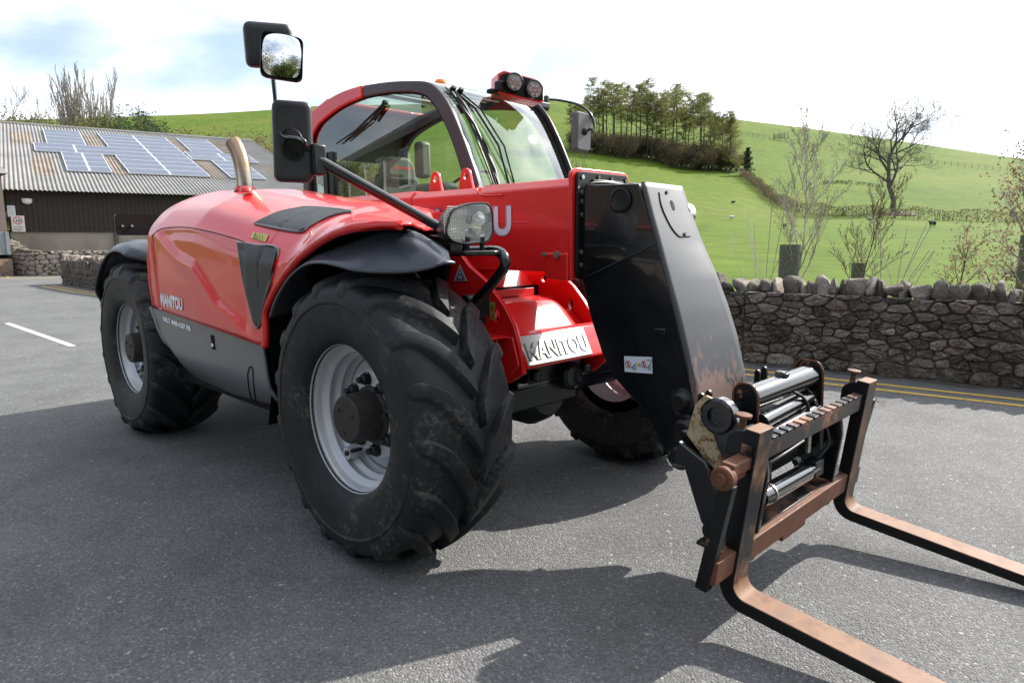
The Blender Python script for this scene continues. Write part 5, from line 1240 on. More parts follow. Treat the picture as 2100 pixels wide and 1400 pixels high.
def disc_on(p0, n, r_, mt, name, parent, th=.004, sx=1, sy=1, seg=16):
    n = n.normalized(); u = n.cross(Vector((0, 1, 0))).normalized(); w = n.cross(u); mb = MB(); ring0 = [p0+u*(r_*sx*math.cos(6.2832*k/seg))+w*(r_*sy*math.sin(6.2832*k/seg)) for k in range(seg)]
    ring1 = [p+n*th for p in ring0]; mb.add(ring0+ring1, [tuple(range(seg)), tuple(range(seg, 2*seg))[::-1]]+[(k, (k+1) % seg, seg+(k+1) % seg, seg+k) for k in range(seg)]); return obj(name, mb, mt, parent)
fn = Vector((.93, -.08, .33)); disc_on(fpx(1376, 423, .007), fn, .024, DARKC, 'hatch_hole', fp, .003, 1.0, .5)
disc_on(fpx(1364, 396, .007), fn, .008, NUT, 'hatch_bolt', fp, .008); disc_on(fpx(1401, 482, .007), fn, .008, NUT, 'hatch_bolt', fp, .008)
# boss, seam strip, sticker on the near side of the head
mb = MB(); mb.lathe([(.056, -HY+.002), (.056, -HY-.010), (.046, -HY-.014), (.042, -HY-.008), (.018, -HY-.006), (.0, -HY-.006)], (.712, 0, 1.556), 'y', 28); obj('pivot_boss', mb, BLACKM, hd, smooth=30)
mb = MB(); mb.lathe([(.055, HY+.0), (.055, HY+.05), (.045, HY+.06), (0, HY+.06)], (.80, 0, 1.50), 'y', 24); obj('pivot_boss', mb, STEELZ, hd, smooth=30)
mb = MB(); mb.tube([(.50, -HY-.004, 1.205), (.90, -HY-.004, 1.37)], .003, 8); obj('weld_seam', mb, BLACKP, hd, smooth=60)
mb = MB(); mb.box((.93, -HY-.006, 1.0), (.055, .012, .022)); obj('hinge_tab', mb, BLACKP, hd, bevel=.003)
stx = [(1280, 730), (1337, 732), (1338, 766), (1281, 762)]
def sidept(u, v, y=-HY-.003):
    d = PX(u, v)-CAMP; k = (y-CAMP.y)/d.y; return CAMP+d*k
mb = MB(); mb.add([sidept(*p) for p in stx], [(0, 1, 2, 3)]); sk = obj('safety_sticker', mb, STICK, hd, smooth=0)
def ink(pts, mt, name, w=.0016): mb = MB(); mb.tube([sidept(u, v, -HY-.0045) for u, v in pts], w, 4); obj(name, mb, mt, sk, smooth=0)
for cx_ in (1288, 1320):
    ink([(cx_+5.2*math.cos(a), 746.5+7*math.sin(a)) for a in np.linspace(0, 6.3, 14)], REDINK, 'sticker_print'); ink([(cx_-3.5, 741), (cx_+3.5, 752)], REDINK, 'sticker_print'); ink([(cx_, 742), (cx_+.5, 752)], BLKINK, 'sticker_print', .0022)
for cx_, s_ in ((1301, 1), (1332, 1)):
    ink([(cx_+3*math.cos(a), 754+4*math.sin(a)) for a in np.linspace(0, 6.3, 10)], BLKINK, 'sticker_print'); ink([(cx_-8, 754), (cx_-2, 751), (cx_+2, 746), (cx_+4, 744 if cx_ < 1310 else 738), (cx_-(0 if cx_ < 1310 else 6), 748 if cx_ < 1310 else 738)], BLKINK, 'sticker_print')
mb = MB(); mb.add([sidept(1306, 751, -HY-.0045), sidept(1314, 752, -HY-.0045), sidept(1310, 742, -HY-.0045)], [(0, 1, 2)]); obj('sticker_print', mb, YELL, sk, smooth=0)
# lower pins / lobes
for x, z, r_, y in ((1.045, .712, .060, .035), (1.070, .595, .070, .040), (1.045, .475, .060, .035)):
    mb = MB(); mb.lathe([(r_, -HY+.02), (r_, -HY-.012), (r_*.8, -HY-.018), (r_*.62, -HY-y), (r_*.5, -HY-y-.006), (0, -HY-y-.006)], (x, 0, z), 'y', 24); obj('pivot_pin', mb, BLACKM, hd, smooth=30)
# ---- front chassis -------------------------------------------------------------
NP = [(-.60, 1.45), (-.222, 1.42), (-.05, 1.26), (.07, 1.192), (.20, 1.072), (.262, .985), (.292, .90), (.315, .815), (.322, .760), (.22, .70), (.06, .765), (-.10, .78), (-.30, .85), (-.60, .80)]
me = curve_mesh('front_frame_plate', [NP, circ2(.145, 1.025, .032, 14, .022)[::-1]], RED, .022, .003, PLXZ(-.375)); npo = obj('front_frame_plate', me, None, T)
FP = [(-.60, 1.24), (-.12, 1.235), (-.03, 1.195), (.06, 1.13), (.13, 1.06), (.21, .965), (.26, .88), (.285, .80), (.292, .735), (.20, .66), (-.2, .7), (-.60, .80)]
me = curve_mesh('front_frame_plate', [FP, circ2(.045, 1.03, .030, 14, .018)[::-1], circ2(-.16, 1.165, .022, 12, .022)[::-1]], RED, .022, .003, PLXZ(.305)); fpo = obj('front_frame_plate', me, None, T)
# sloping cover between the plates
cov = [(-.20, 1.09), (.02, 1.074), (.085, 1.055), (.15, .995), (.215, .935), (.245, .926)]
rows = []
for i, p in enumerate(smooth_path([(x, 0, z) for x, z in cov], 5)):
    row = []
    for k in range(15):
        y = -.362+.655*k/14; drop = .085*sm(y, .10, .27); row.append((p.x-drop*.25, y, p.z-drop*(.8 if p.x > -.05 else .2)))
    rows.append(row)
mb = MB().grid(rows); cv = obj('front_cover', mb, RED, T, smooth=40)
mb = MB(); mb.prism([(-.30, 1.10), (-.10, 1.10), (-.09, 1.125), (-.075, 1.125), (-.075, 1.085), (-.30, 1.085)], 'y', -.362, .12); obj('cover_step', mb, RED, cv, bevel=.003)
mb = MB(); mb.add([(-.36, -.36, 1.25), (-.36, .29, 1.25), (-.22, .29, 1.10), (-.22, -.36, 1.10)], [(0, 1, 2, 3)]); obj('rear_bulkhead', mb, RED, cv, smooth=0)
mb = MB(); mb.prism([(.225, .945), (.262, .935), (.330, .80), (.330, .782), (.27, .772), (.2, .8)], 'y', -.362, .27); cb = obj('cross_beam', mb, RED, T, bevel=.004)
# nameplate: slanted brushed plate with raised letters
pu = Vector((0, 1, 0)); A0 = Vector((.266, -.36, .932)); A1 = Vector((.334, -.36, .797)); dn = (A1-A0); nn_ = dn.cross(pu).normalized(); nn_ = nn_ if nn_.x > 0 else -nn_
Wd_ = .485
mb = MB(); q0 = A0+nn_*.003; mb.add([q0, q0+pu*Wd_, A1+nn_*.003+pu*Wd_, A1+nn_*.003, A0-nn_*.004, A0-nn_*.004+pu*Wd_, A1-nn_*.004+pu*Wd_, A1-nn_*.004], [(0, 1, 2, 3), (4, 7, 6, 5), (0, 4, 5, 1), (1, 5, 6, 2), (2, 6, 7, 3), (3, 7, 4, 0)]); npl = obj('name_plate', mb, ALU, T, bevel=.002)
me = text_mesh('plate_lettering', 'MANITOU', .118, ALU, .0035, .002); w_ = max(v.co.x for v in me.vertices); upv = -dn.normalized()
cxm = .455
for v in me.vertices: c = v.co.copy(); v.co = A1+upv*(.026+c.y)+pu*(.012+cxm*c.x/w_)+nn_*(.0040+c.z)
po_ = obj('plate_lettering', me, None, npl, smooth=0); 
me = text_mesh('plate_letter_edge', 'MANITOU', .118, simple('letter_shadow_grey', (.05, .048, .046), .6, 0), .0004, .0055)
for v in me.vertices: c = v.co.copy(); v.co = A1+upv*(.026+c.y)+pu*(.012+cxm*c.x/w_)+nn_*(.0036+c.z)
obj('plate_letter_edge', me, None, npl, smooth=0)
# near-side gusset + stickers
mb = MB(); mb.box((-.02, -.45, .93), (.50, .14, .012)); mb.prism([(.02, .93), (.22, .93), (.18, .74), (.10, .70)], 'y', -.46, -.447); mb.prism([(.10, .93), (.26, .93), (.30, .80), (.22, .72)], 'y', -.395, -.386); obj('gusset', mb, RED, npo, bevel=.005)
def plp(u, v, y=-.3925):
    d = PX(u, v)-CAMP; k = (y-CAMP.y)/d.y; return CAMP+d*k
for pts in ([(1004, 619), (1016, 620), (1015, 636), (1004, 635)], [(1005, 637), (1015, 638), (1015, 656), (1005, 655)]):
    mb = MB(); mb.add([plp(*p) for p in pts], [(0, 1, 2, 3)]); st_ = obj('warning_sticker', mb, YELL, npo, smooth=0)
    c = (pts[0][0]+5.5, (pts[0][1]+pts[2][1])/2); mb = MB(); mb.tube([plp(c[0]-3, c[1]+4, -.3945), plp(c[0], c[1]-5, -.3945), plp(c[0]+3, c[1]+4, -.3945), plp(c[0]-3, c[1]+4, -.3945)], .0011, 4); obj('sticker_print', mb, BLKINK, st_, smooth=0)
mb = MB(); mb.add([plp(943, 542), plp(958, 576), plp(931, 576)], [(0, 1, 2)]); st_ = obj('triangle_sticker', mb, STICK, npo, smooth=0)
mb = MB(); mb.add([plp(943, 548, -.394), plp(954.5, 574, -.394), plp(934, 574, -.394)], [(0, 1, 2)]); obj('sticker_print', mb, simple('sticker_blue_grey', (.10, .13, .22), .5), st_, smooth=0)
for yy, t_ in ((561, 'LE'), (571, '5510')):
    me = text_mesh('sticker_print', t_, .020 if yy > 565 else .016, STICK, 0, .001, None, align='CENTER'); b0 = plp(943.5, yy, -.3955)
    for v in me.vertices: v.co = b0+Vector((v.co.x*.8, 0, v.co.y))
    obj('sticker_print', me, None, st_, smooth=0)
# ---- front axle -------------------------------------------------------------
mb = MB(); mb.tube([(0, -.70, WC), (0, -.45, WC-.01), (0, -.2, WC-.02), (0, .2, WC-.02), (0, .45, WC-.01), (0, .70, WC)], [.12, .10, .13, .13, .10, .12], 16); ax = obj('front_axle', mb, BLACKM, T, smooth=40)
mb = MB(); mb.lathe([(.20, -.05), (.20, .06), (.16, .14), (.13, .17), (0, .18)], (0, -.02, .60), 'x', 24); obj('differential', mb, BLACKM, ax, smooth=40)
mb = MB(); mb.lathe([(.075, .14), (.075, .26), (.062, .278), (.054, .262), (.042, .25), (0, .25)], (.0, .055, .68), 'x', 20); obj('drive_flange', mb, BLACKM, ax, smooth=30)
mb = MB(); mb.box((.13, -.02, .715), (.16, .42, .10)); mb.box((.15, -.20, .715), (.2, .05, .06)); mb.box((.15, .20, .70), (.2, .06, .05)); mb.box((.10, -.1, .60), (.22, .5, .12)); obj('axle_bracket', mb, BLACKM, ax, bevel=.012)
mb = MB(); mb.tube([(.12, -.62, .64), (.12, -.25, .64)], .022, 10); mb.tube([(.12, .25, .64), (.12, .62, .64)], .022, 10); mb.tube([(.17, -.30, .665), (.17, .30, .665)], .036, 12); obj('steering_cylinder', mb, BLACKP, ax, smooth=40)
mb = MB(); mb.tube(smooth_path([(.0, -.30, .98), (.1, -.28, .88), (.12, -.22, .80), (.10, -.15, .72)], 5), .010, 7); mb.tube(smooth_path([(.05, .0, .76), (.2, .02, .77), (.25, .08, .72), (.2, .12, .66)], 5), .009, 7); obj('hose', mb, RUBH, ax, smooth=60)
mb = MB(); mb.tube([(-2.87, -.7, WC), (-2.87, .7, WC)], .11, 12); obj('rear_axle', mb, BLACKM, T)
# ---- headlight, grab rail, mirror arm ---------------------------------------
HL = Vector((.335, -.735, 1.455))
def hlout(w, h):
    w *= .86; h *= 1.06
    return roundpoly([(-.135*w, -.035*h), (-.10*w, .052*h), (.0, .078*h), (.10*w, .080*h), (.122*w, .045*h), (.125*w, -.035*h), (.10*w, -.068*h), (-.03*w, -.078*h), (-.10*w, -.066*h)], .03, 5)
MH_ = Matrix.Translation(HL) @ Matrix(((-.0, 0, 1, 0), (1, 0, 0, 0), (0, 1, 0, 0), (0, 0, 0, 1)))   # local x->+y, y->z, z->+x
MH_ = Matrix.Translation(HL) @ Matrix.Rotation(R(-14), 4, 'Z') @ Matrix(((0, 0, 1, 0), (1, 0, 0, 0), (0, 1, 0, 0), (0, 0, 0, 1)))
def hl(name, polys, th, mt, z0, par=None, bev=0): return obj(name, curve_mesh(name, polys, mt, th, bev, MH_ @ Matrix.Translation((0, 0, z0))), None, par or T)
hb = MB(); o1 = hlout(1.04, 1.06); n_ = len(o1)
hb.grid([[(p[0]*s_, p[1]*s_, z_) for p in o1] for s_, z_ in ((.55, -.115), (.86, -.09), (.98, -.03), (1.0, .0), (1.0, .028), (.97, .034), (.93, .030))], closeu=True); hb.add([(p[0]*.55, p[1]*.55, -.115) for p in o1], [tuple(range(n_))]); hb.xform(MH_)
lamp = obj('headlight', hb, PLAST, T, smooth=50)
rb = MB(); o2 = hlout(.97, .99); rb.grid([[(p[0]*s_, p[1]*s_, z_) for p in o2] for s_, z_ in ((1.0, .026), (.93, .004), (.80, -.03), (.5, -.05), (.02, -.055))], closeu=True); rb.xform(MH_); obj('reflector', rb, REFL, lamp, smooth=20)
hb = MB()
for k in range(13):
    y = -.058+k*.0105; hb.tube([MH_ @ Vector((-.122+.01*abs(k-6)/6*2, y, .018)), MH_ @ Vector((-.030, y, .018))], .0032, 5)
for k in range(10):
    xx = -.118+k*.0095; hb.tube([MH_ @ Vector((xx, -.06+.02*(k < 2), .022)), MH_ @ Vector((xx, .062-.02*(k < 3), .022))], .0016, 4)
obj('indicator_ribs', hb, simple('clear_ribbed_plastic', (.62, .60, .54), .2, 0, .05, 20, .6), lamp)
for cy_, cz_, r_ in ((.045, .022, .030), (.05, -.04, .020), (.005, -.03, .012)):
    hb = MB(); hb.lathe([(r_, .02), (r_*.7, -.02), (.004, -.03)], (0, 0, 0), 'z', 18); hb.xform(MH_ @ Matrix.Translation((cy_, cz_, 0))); obj('bulb_cup', hb, REFL, lamp, smooth=50)
hb = MB(); hb.tube([MH_ @ Vector((-.028, -.07, .02)), MH_ @ Vector((-.022, .07, .02))], .004, 6); obj('divider', hb, ALF, lamp)
ln = MB(); ln.grid([[(p[0]*s_, p[1]*s_, z_) for p in o2] for s_, z_ in ((1.0, .030), (.92, .040), (.6, .050), (.02, .053))], closeu=True); ln.xform(MH_); obj('lens', ln, LENS, lamp, smooth=60)
mb = MB(); mb.tube([(.33, -.735, 1.40), (.32, -.735, 1.345)], .016, 10); mb.tube([(.37, -.68, 1.40), (.36, -.68, 1.345)], .010, 8); obj('lamp_stem', mb, BLACKM, lamp)
mb = MB(); mb.prism(roundpoly([(.08, -.62), (.12, -.80), (.40, -.80), (.44, -.66), (.40, -.60), (.14, -.58)], .03), 'z', 1.325, 1.345); br = obj('lamp_bracket', mb, BLACKP, T, bevel=.005)
mb = MB(); mb.tube(smooth_path([(.06, -.60, 1.335), (.22, -.60, 1.34), (.38, -.61, 1.34), (.435, -.62, 1.315), (.43, -.615, 1.27), (.33, -.60, 1.19), (.215, -.59, 1.11)], 6), .0235, 12); obj('grab_rail', mb, BLACKP, T, smooth=60)
mb = MB(); mb.box((.19, -.56, 1.09), (.09, .10, .10)); mb.box((.17, -.56, 1.03), (.06, .12, .06)); mb.tube([(.21, -.64, 1.12), (.21, -.52, 1.12)], .02, 8); obj('rail_clamp', mb, BLACKM, T, bevel=.01)
# mirror arm
def at_y(u, v, y): d = PX(u, v)-CAMP; k = (y-CAMP.y)/d.y; return CAMP+d*k
A_ = at_y(912, 472, -.72); B_ = at_y(652, 328, -1.22)
mb = MB(); mb.tube([A_+Vector((.03, .02, -.02)), A_, A_.lerp(B_, .5), B_], [.021, .021, .0215, .022], 16); arm = obj('mirror_arm', mb, BLACKP, T, smooth=60)
mb = MB(); mb.tube(smooth_path([A_+Vector((.0, 0, 0)), A_+Vector((-.08, .03, .0)), A_+Vector((-.14, .08, -.08)), A_+Vector((-.1, .12, -.12))], 5), .03, 10); mb.box(A_+Vector((-.03, .02, -.06)), (.16, .08, .08)); obj('arm_base', mb, BLACKM, arm, bevel=.01)
mb = MB(); mb.box(B_+Vector((-.01, .0, .0)), (.06, .06, .12)); mb.box(B_+Vector((-.05, -.03, .03)), (.07, .05, .09)); obj('arm_clamp', mb, BLACKM, arm, bevel=.008)
# big mirror housing (back towards the front)
def rbox(w, h, d, r_, M, mt, name, par, taper=.85):
    o1 = roundpoly([(-w/2, -h/2), (w/2, -h/2), (w/2, h/2), (-w/2, h/2)], r_, 6); mb = MB(); n = len(o1)
    def sc(p, s): return (p[0]*(w/2-(1-s)*w/2)/(w/2), p[1]*(h/2-(1-s)*w/2)/(h/2))
    L_ = [(1.0, -d), (1.0, -d*.2), (.99, 0), (.95, d*.18), (.86, d*.26), (.7, d*.30)]
    mb.grid([[(*sc(p, s), z) for p in o1] for s, z in L_], closeu=True); mb.add([(*sc(p, .7), d*.30) for p in o1], [tuple(range(n))]); mb.xform(M); return obj(name, mb, mt, par, smooth=50)
def facing(c, dirv, roll=0):
    z = Vector(dirv).normalized(); x = Vector((0, 0, 1)).cross(z).normalized(); y = z.cross(x); M = Matrix(((x.x, y.x, z.x, c[0]), (x.y, y.y, z.y, c[1]), (x.z, y.z, z.z, c[2]), (0, 0, 0, 1))); return M @ Matrix.Rotation(roll, 4, 'Z')
c1_ = at_y(601, 290, -1.30)
M1 = facing(c1_, (.90, -.42, .0), R(-1)); mh = rbox(.150, .310, .055, .032, M1, PLAST, 'door_mirror', T)
mb = MB(); mb.add([(M1 @ Vector(p)) for p in ((-.065, -.145, -.057), (.065, -.145, -.057), (.065, .145, -.057), (-.065, .145, -.057))], [(0, 1, 2, 3)]); obj('mirror_glass', mb, MIRR, mh, smooth=0)
# round recess and loop bracket on the housing back
M1b = M1 @ Matrix.Translation((-.0, -.03, .019)) @ Matrix.Scale(.8, 4); mb = MB(); mb.lathe([(.058, -.006), (.056, .004), (.050, .006), (.046, -.002), (.0, -.002)], (0, 0, 0), 'z', 24); mb.xform(M1b); obj('mirror_socket', mb, BLACKM, mh, smooth=40)
mb = MB(); mb.tube([M1b @ Vector((-.02, .02, .0)), M1b @ Vector((-.02, .02, .015))], .010, 8); mb.tube([M1b @ Vector((.0, -.015, .0)), M1b @ Vector((.0, -.015, .014))], .008, 8); mb.tube([M1b @ Vector((.02, -.015, .0)), M1b @ Vector((.02, -.015, .014))], .008, 8); obj('bolt', mb, BLACKP, mh)
yy = -1.345
st_path = [at_y(630, 308, yy+.06), at_y(625, 292, yy), at_y(615, 284, yy), at_y(600, 281, yy), at_y(588, 281, yy), at_y(578, 276, yy), at_y(571, 262, yy), at_y(567, 235, yy), at_y(563, 190, yy), at_y(559, 150, yy)]
mb = MB(); mb.tube(smooth_path(st_path, 5), .0085, 10); stm = obj('mirror_stem', mb, BLACKP, T, smooth=60)
mb = MB(); mb.tube(smooth_path([at_y(572, 284, yy+.005), at_y(590, 264, yy+.01), at_y(610, 270, yy+.01), at_y(622, 290, yy+.02)], 6), .004, 7); obj('cable_loop', mb, RUBH, stm, smooth=60)
# upper mirrors: one facing the rear, one convex facing forward
c2_ = at_y(552, 92, yy-.02); M2 = facing(c2_, (.9, -.35, -.05), R(2)); um = rbox(.175, .160, .042, .028, M2, PLAST, 'upper_mirror', stm)
c3_ = at_y(578, 116, yy-.05)
M3 = facing(c3_, (.80, -.45, .12), R(-4))
def conv(w, h, d, r_, M, par):
    o1 = roundpoly([(-w/2, -h*.47), (w/2, -h/2), (w*.5, h*.44), (-w/2, h/2)], r_, 6); mb = MB(); n = len(o1)
    L_ = [(.7, -d), (.95, -d*.8), (1.0, -d*.3), (1.0, .0), (.985, .004), (.945, -.004)]
    mb.grid([[(p[0]*s, p[1]*s, z) for p in o1] for s, z in L_], closeu=True); mb.add([(p[0]*.7, p[1]*.7, -d) for p in o1], [tuple(range(n))]); mb.xform(M); h_ = obj('wide_angle_mirror', mb, PLAST, par, smooth=50)
    g = MB(); rows = []
    for j in range(19):
        row = []
        for k in range(19):
            u, v = -1+2*k/18, -1+2*j/18; px_, py_ = u*w*.455*(1-.06*v*v), v*h*.455*(1-.05*u*u); cr = (abs(u)*abs(v))**3*.12
            row.append((px_*(1-cr), py_*(1-cr), .012-1.1*(px_*px_+py_*py_)))
        rows.append(row)
    g.grid(rows); g.xform(M); obj('mirror_glass', g, MIRR, h_, smooth=80); return h_
conv(.148, .172, .032, .025, M3, stm)
# ---- cab -------------------------------------------------------------------
OUT = [(-2.74, 1.20), (-2.72, 1.9), (-2.685, 2.25), (-2.60, 2.385), (-2.35, 2.452), (-2.10, 2.485), (-1.85, 2.490), (-1.55, 2.468), (-1.28, 2.432), (-1.12, 2.40), (-1.02, 2.345), (-.92, 2.245), (-.82, 2.09), (-.73, 1.92), (-.645, 1.734), (-.57, 1.50), (-.50, 1.20)]
INN = [(-2.66, 1.26), (-2.64, 1.9), (-2.60, 2.15), (-2.50, 2.27), (-2.30, 2.34), (-2.08, 2.385), (-1.85, 2.405), (-1.55, 2.392), (-1.30, 2.360), (-1.16, 2.325), (-1.08, 2.275), (-1.00, 2.19), (-.91, 2.06), (-.83, 1.90), (-.76, 1.73), (-.68, 1.5), (-.62, 1.26)]
def band(y0, y1, i0, i1, mt, name, par, bev=.012):
    o = smooth_path([(x, 0, z) for x, z in OUT[i0:i1+1]], 4); n = smooth_path([(x, 0, z) for x, z in INN[i0:i1+1]], 4)
    mb = MB(); rows = []
    for a, b_ in zip(o, n): rows.append([(a.x, y0, a.z), (a.x, y1, a.z), (b_.x, y1, b_.z), (b_.x, y0, b_.z)])
    mb.grid(rows, closeu=True); mb.f += [(0, 1, 2, 3), tuple(len(mb.v)-4+q for q in (3, 2, 1, 0))]; return obj(name, mb, mt, par, bevel=bev, seg=3)
cab = band(.225, .285, 6, 16, CABM, 'cab_frame', T)
band(.215, .285, 1, 6, RED, 'rear_roof_pillar', cab, .012)
band(1.13, 1.19, 0, 16, CABM, 'far_side_frame', cab)
for y_, w_ in ((.25, .09), (1.15, .08)):
    mb = MB(); mb.box((-2.69, y_, 1.75), (.09, w_, 1.0)); obj('rear_pillar', mb, CABM, cab, bevel=.01)
mb = MB(); mb.box((-2.40, .23, 1.72), (.06, .03, .7)); mb.box((-2.33, .24, 1.72), (.07, .03, .7)); obj('engine_bay_post', mb, BLACKM, cab, bevel=.004)
# red rear roof cowl
mb = MB(); rows = []
for x, z in smooth_path([(-2.72, 0, 2.1), (-2.685, 0, 2.25), (-2.60, 0, 2.385), (-2.45, 0, 2.425), (-2.32, 0, 2.458)], 4) and [(p.x, p.z) for p in smooth_path([(-2.72, 0, 2.1), (-2.685, 0, 2.25), (-2.60, 0, 2.385), (-2.45, 0, 2.425), (-2.32, 0, 2.458)], 4)]:
    rows.append([(x, y, z+.004) for y in np.linspace(.22, 1.18, 6)])
mb.grid(rows); q = obj('rear_roof_cowl', mb, RED, cab, smooth=60); s_ = q.modifiers.new('s', 'SOLIDIFY'); s_.thickness = .02
# black seal inside the side frame
sl_ = [(p.x, .240, p.z) for p in smooth_path([(x+0*1, 0, z) for x, z in INN], 4)]; mb = MB(); mb.tube(sl_, .010, 6); obj('window_seal', mb, DARKC, cab, smooth=60)
# side glass panes
def pane(name, y, mt, par=cab):
    ip = [(p.x, p.z) for p in smooth_path([(x, 0, z) for x, z in INN], 3)]; mb = MB(); mb.v = [(x, y, z) for x, z in ip]; mb.f = [tuple(range(len(ip)))]; return obj(name, mb, mt, par, smooth=0)
pane('side_window', .245, GLASS); pane('door_window', 1.155, GLASSF)
mb = MB(); mb.add([(-2.70, .28, 1.3), (-2.70, 1.13, 1.3), (-2.66, 1.13, 2.28), (-2.66, .28, 2.28)], [(0, 1, 2, 3)]); obj('rear_window', mb, GLASSF, cab, smooth=0)
# windscreen (curved, bows forward in the middle) and glass roof
ws = [(p.x, p.z) for p in smooth_path([(x, 0, z) for x, z in OUT[8:]], 5)]; rows = []
for i, (x, z) in enumerate(ws):
    bow = .045*min(1, i/12); rows.append([(x+bow*(1-((y-.70)/.44)**2)*.8, y, z+.012*(1-((y-.70)/.44)**2)) for y in np.linspace(.262, 1.138, 15)])
ap = [(x+.016, 1.152, z+.012) for x, z in ws]; mb = MB(); mb.tube(ap, .020, 10); obj('far_windscreen_pillar', mb, BLACKM, cab, smooth=60)
mb = MB().grid(rows); obj('windscreen', mb, WIND, cab, smooth=80, fixn=False)
rows = [[(x, y, z) for y in (.27, .7, 1.13)] for x, z in [(p.x, p.z) for p in smooth_path([(x, 0, z-.008) for x, z in OUT[4:9]], 4)]]; mb = MB().grid(rows); obj('roof_glass', mb, WIND, cab, smooth=80)
mb = MB(); mb.tube([(-1.86, .26, 2.455), (-1.86, 1.14, 2.455)], .022, 8); obj('roof_rail', mb, CABM, cab)
for k in range(5):
    mb = MB(); x = -1.75+k*.13; mb.tube([(x, .28, 2.45-.01*k), (x, 1.12, 2.45-.01*k)], .008, 6); obj('roof_bar', mb, BLACKM, cab)
# cab body and interior
mb = MB(); mb.box((-1.62, .70, 1.12), (2.1, .92, .55)); mb.box((-.62, .70, 1.20), (.2, .90, .7)); obj('cab_body', mb, DARKC, cab)
mb = MB(); mb.prism(roundpoly([(-.19, 0), (.19, 0), (.17, .22), (.12, .27), (-.12, .27), (-.17, .22)], .07), 'y', -.05, .06)
Ms = Matrix.Translation((-2.12, .70, 1.72)) @ Matrix.Rotation(R(0), 4, 'Z'); 
seat = MB(); seat.prism(roundpoly([(-.24, -.5), (.24, -.5), (.21, .02), (.17, .12), (-.17, .12), (-.21, .02)], .07), 'x', -.06, .06); seat.xform(Matrix.Translation((-2.12, .70, 1.80)) @ Matrix.Rotation(R(-6), 4, 'Y')); so3 = obj('seat_back', seat, SEATD, cab, bevel=.03)
hr = MB(); hr.prism(roundpoly([(-.15, -.11), (.15, -.11), (.145, .03), (.10, .10), (-.10, .10), (-.145, .03)], .06), 'x', -.07, .05); hr.xform(Matrix.Translation((-2.10, .70, 1.945)) @ Matrix.Rotation(R(-6), 4, 'Y')); hro = obj('headrest', hr, SEATG, cab, bevel=.03)
mb = MB(); mb.box((-2.028, .70, 1.955), (.004, .17, .022)); obj('headrest_print', mb, REDINK, hro, smooth=0)
mb = MB(); mb.box((-1.95, .70, 1.50), (.5, .5, .14)); obj('seat_cushion', mb, SEATD, cab, bevel=.04)
mb = MB(); mb.tube([(-1.05, .70, 1.45), (-1.22, .70, 1.72)], .03, 10); mb.lathe([(.19, -.012), (.205, 0), (.19, .012), (.175, 0)], (0, 0, 0), 'z', 28, closed=True)
k_ = len(mb.v)-28*4; mb.xform(Matrix.Translation((-1.24, .70, 1.76)) @ Matrix.Rotation(R(-32), 4, 'Y'), k_); obj('steering_wheel', mb, BLACKM, cab, smooth=60)
mb = MB(); mb.box((-.92, .70, 1.58), (.16, .5, .18)); obj('dashboard', mb, BLACKM, cab, bevel=.03)
mb = MB(); mb.box((-1.20, .36, 1.62), (.3, .16, .3)); obj('side_console', mb, SEATD, cab, bevel=.03)
mb = MB(); mb.box((-1.70, 1.05, 1.70), (.35, .10, .10)); mb.tube([(-1.55, 1.0, 1.8), (-1.52, 1.0, 1.93)], .02, 8); obj('armrest_joystick', mb, BLACKM, cab, bevel=.02)
mb = MB(); mb.box((-2.15, .99, 2.05), (.10, .12, .30)); obj('rear_switch_pod', mb, CREAM, cab, bevel=.03)
rows = [[(p.x+.012, y, p.z-.045) for y in (.29, .7, 1.125)] for p in smooth_path([(-2.68, 0, 2.1), (-2.65, 0, 2.24), (-2.57, 0, 2.37), (-2.45, 0, 2.41), (-2.32, 0, 2.440)], 4)]
obj('headlining', MB().grid(rows), SEATG, cab, smooth=60)
mb = MB(); mb.box((-1.02, .42, 2.18), (.02, .05, .06)); 
for z in (2.335, 2.275):
    q = MB(); q.tube([(-1.175, .238, z-.02), (-1.175, .232, z-.02)], .011, 12); obj('glass_bolt', q, BLACKM, cab)
mb = MB(); a = Vector((-1.60, .232, 2.33)); mb.tube([a, Vector((-1.95, .225, 2.19)), Vector((-2.22, .222, 2.12))], [.012, .007, .006], 6); mb.tube([a+Vector((.02, 0, -.01)), a+Vector((-.12, -.004, -.10))], [.014, .010], 6); mb.tube([a+Vector((-.18, -.006, -.10)), a+Vector((-.50, -.008, -.20))], .006, 5); mb.tube([a-Vector((0, .005, 0)), a+Vector((0, .015, 0))], .024, 12); obj('side_wiper', mb, BLACKM, cab, smooth=50)
mb = MB(); mb.tube([(-2.52, .20, 1.85), (-2.515, .20, 1.70)], .008, 8); obj('window_latch', mb, BLACKM, cab)
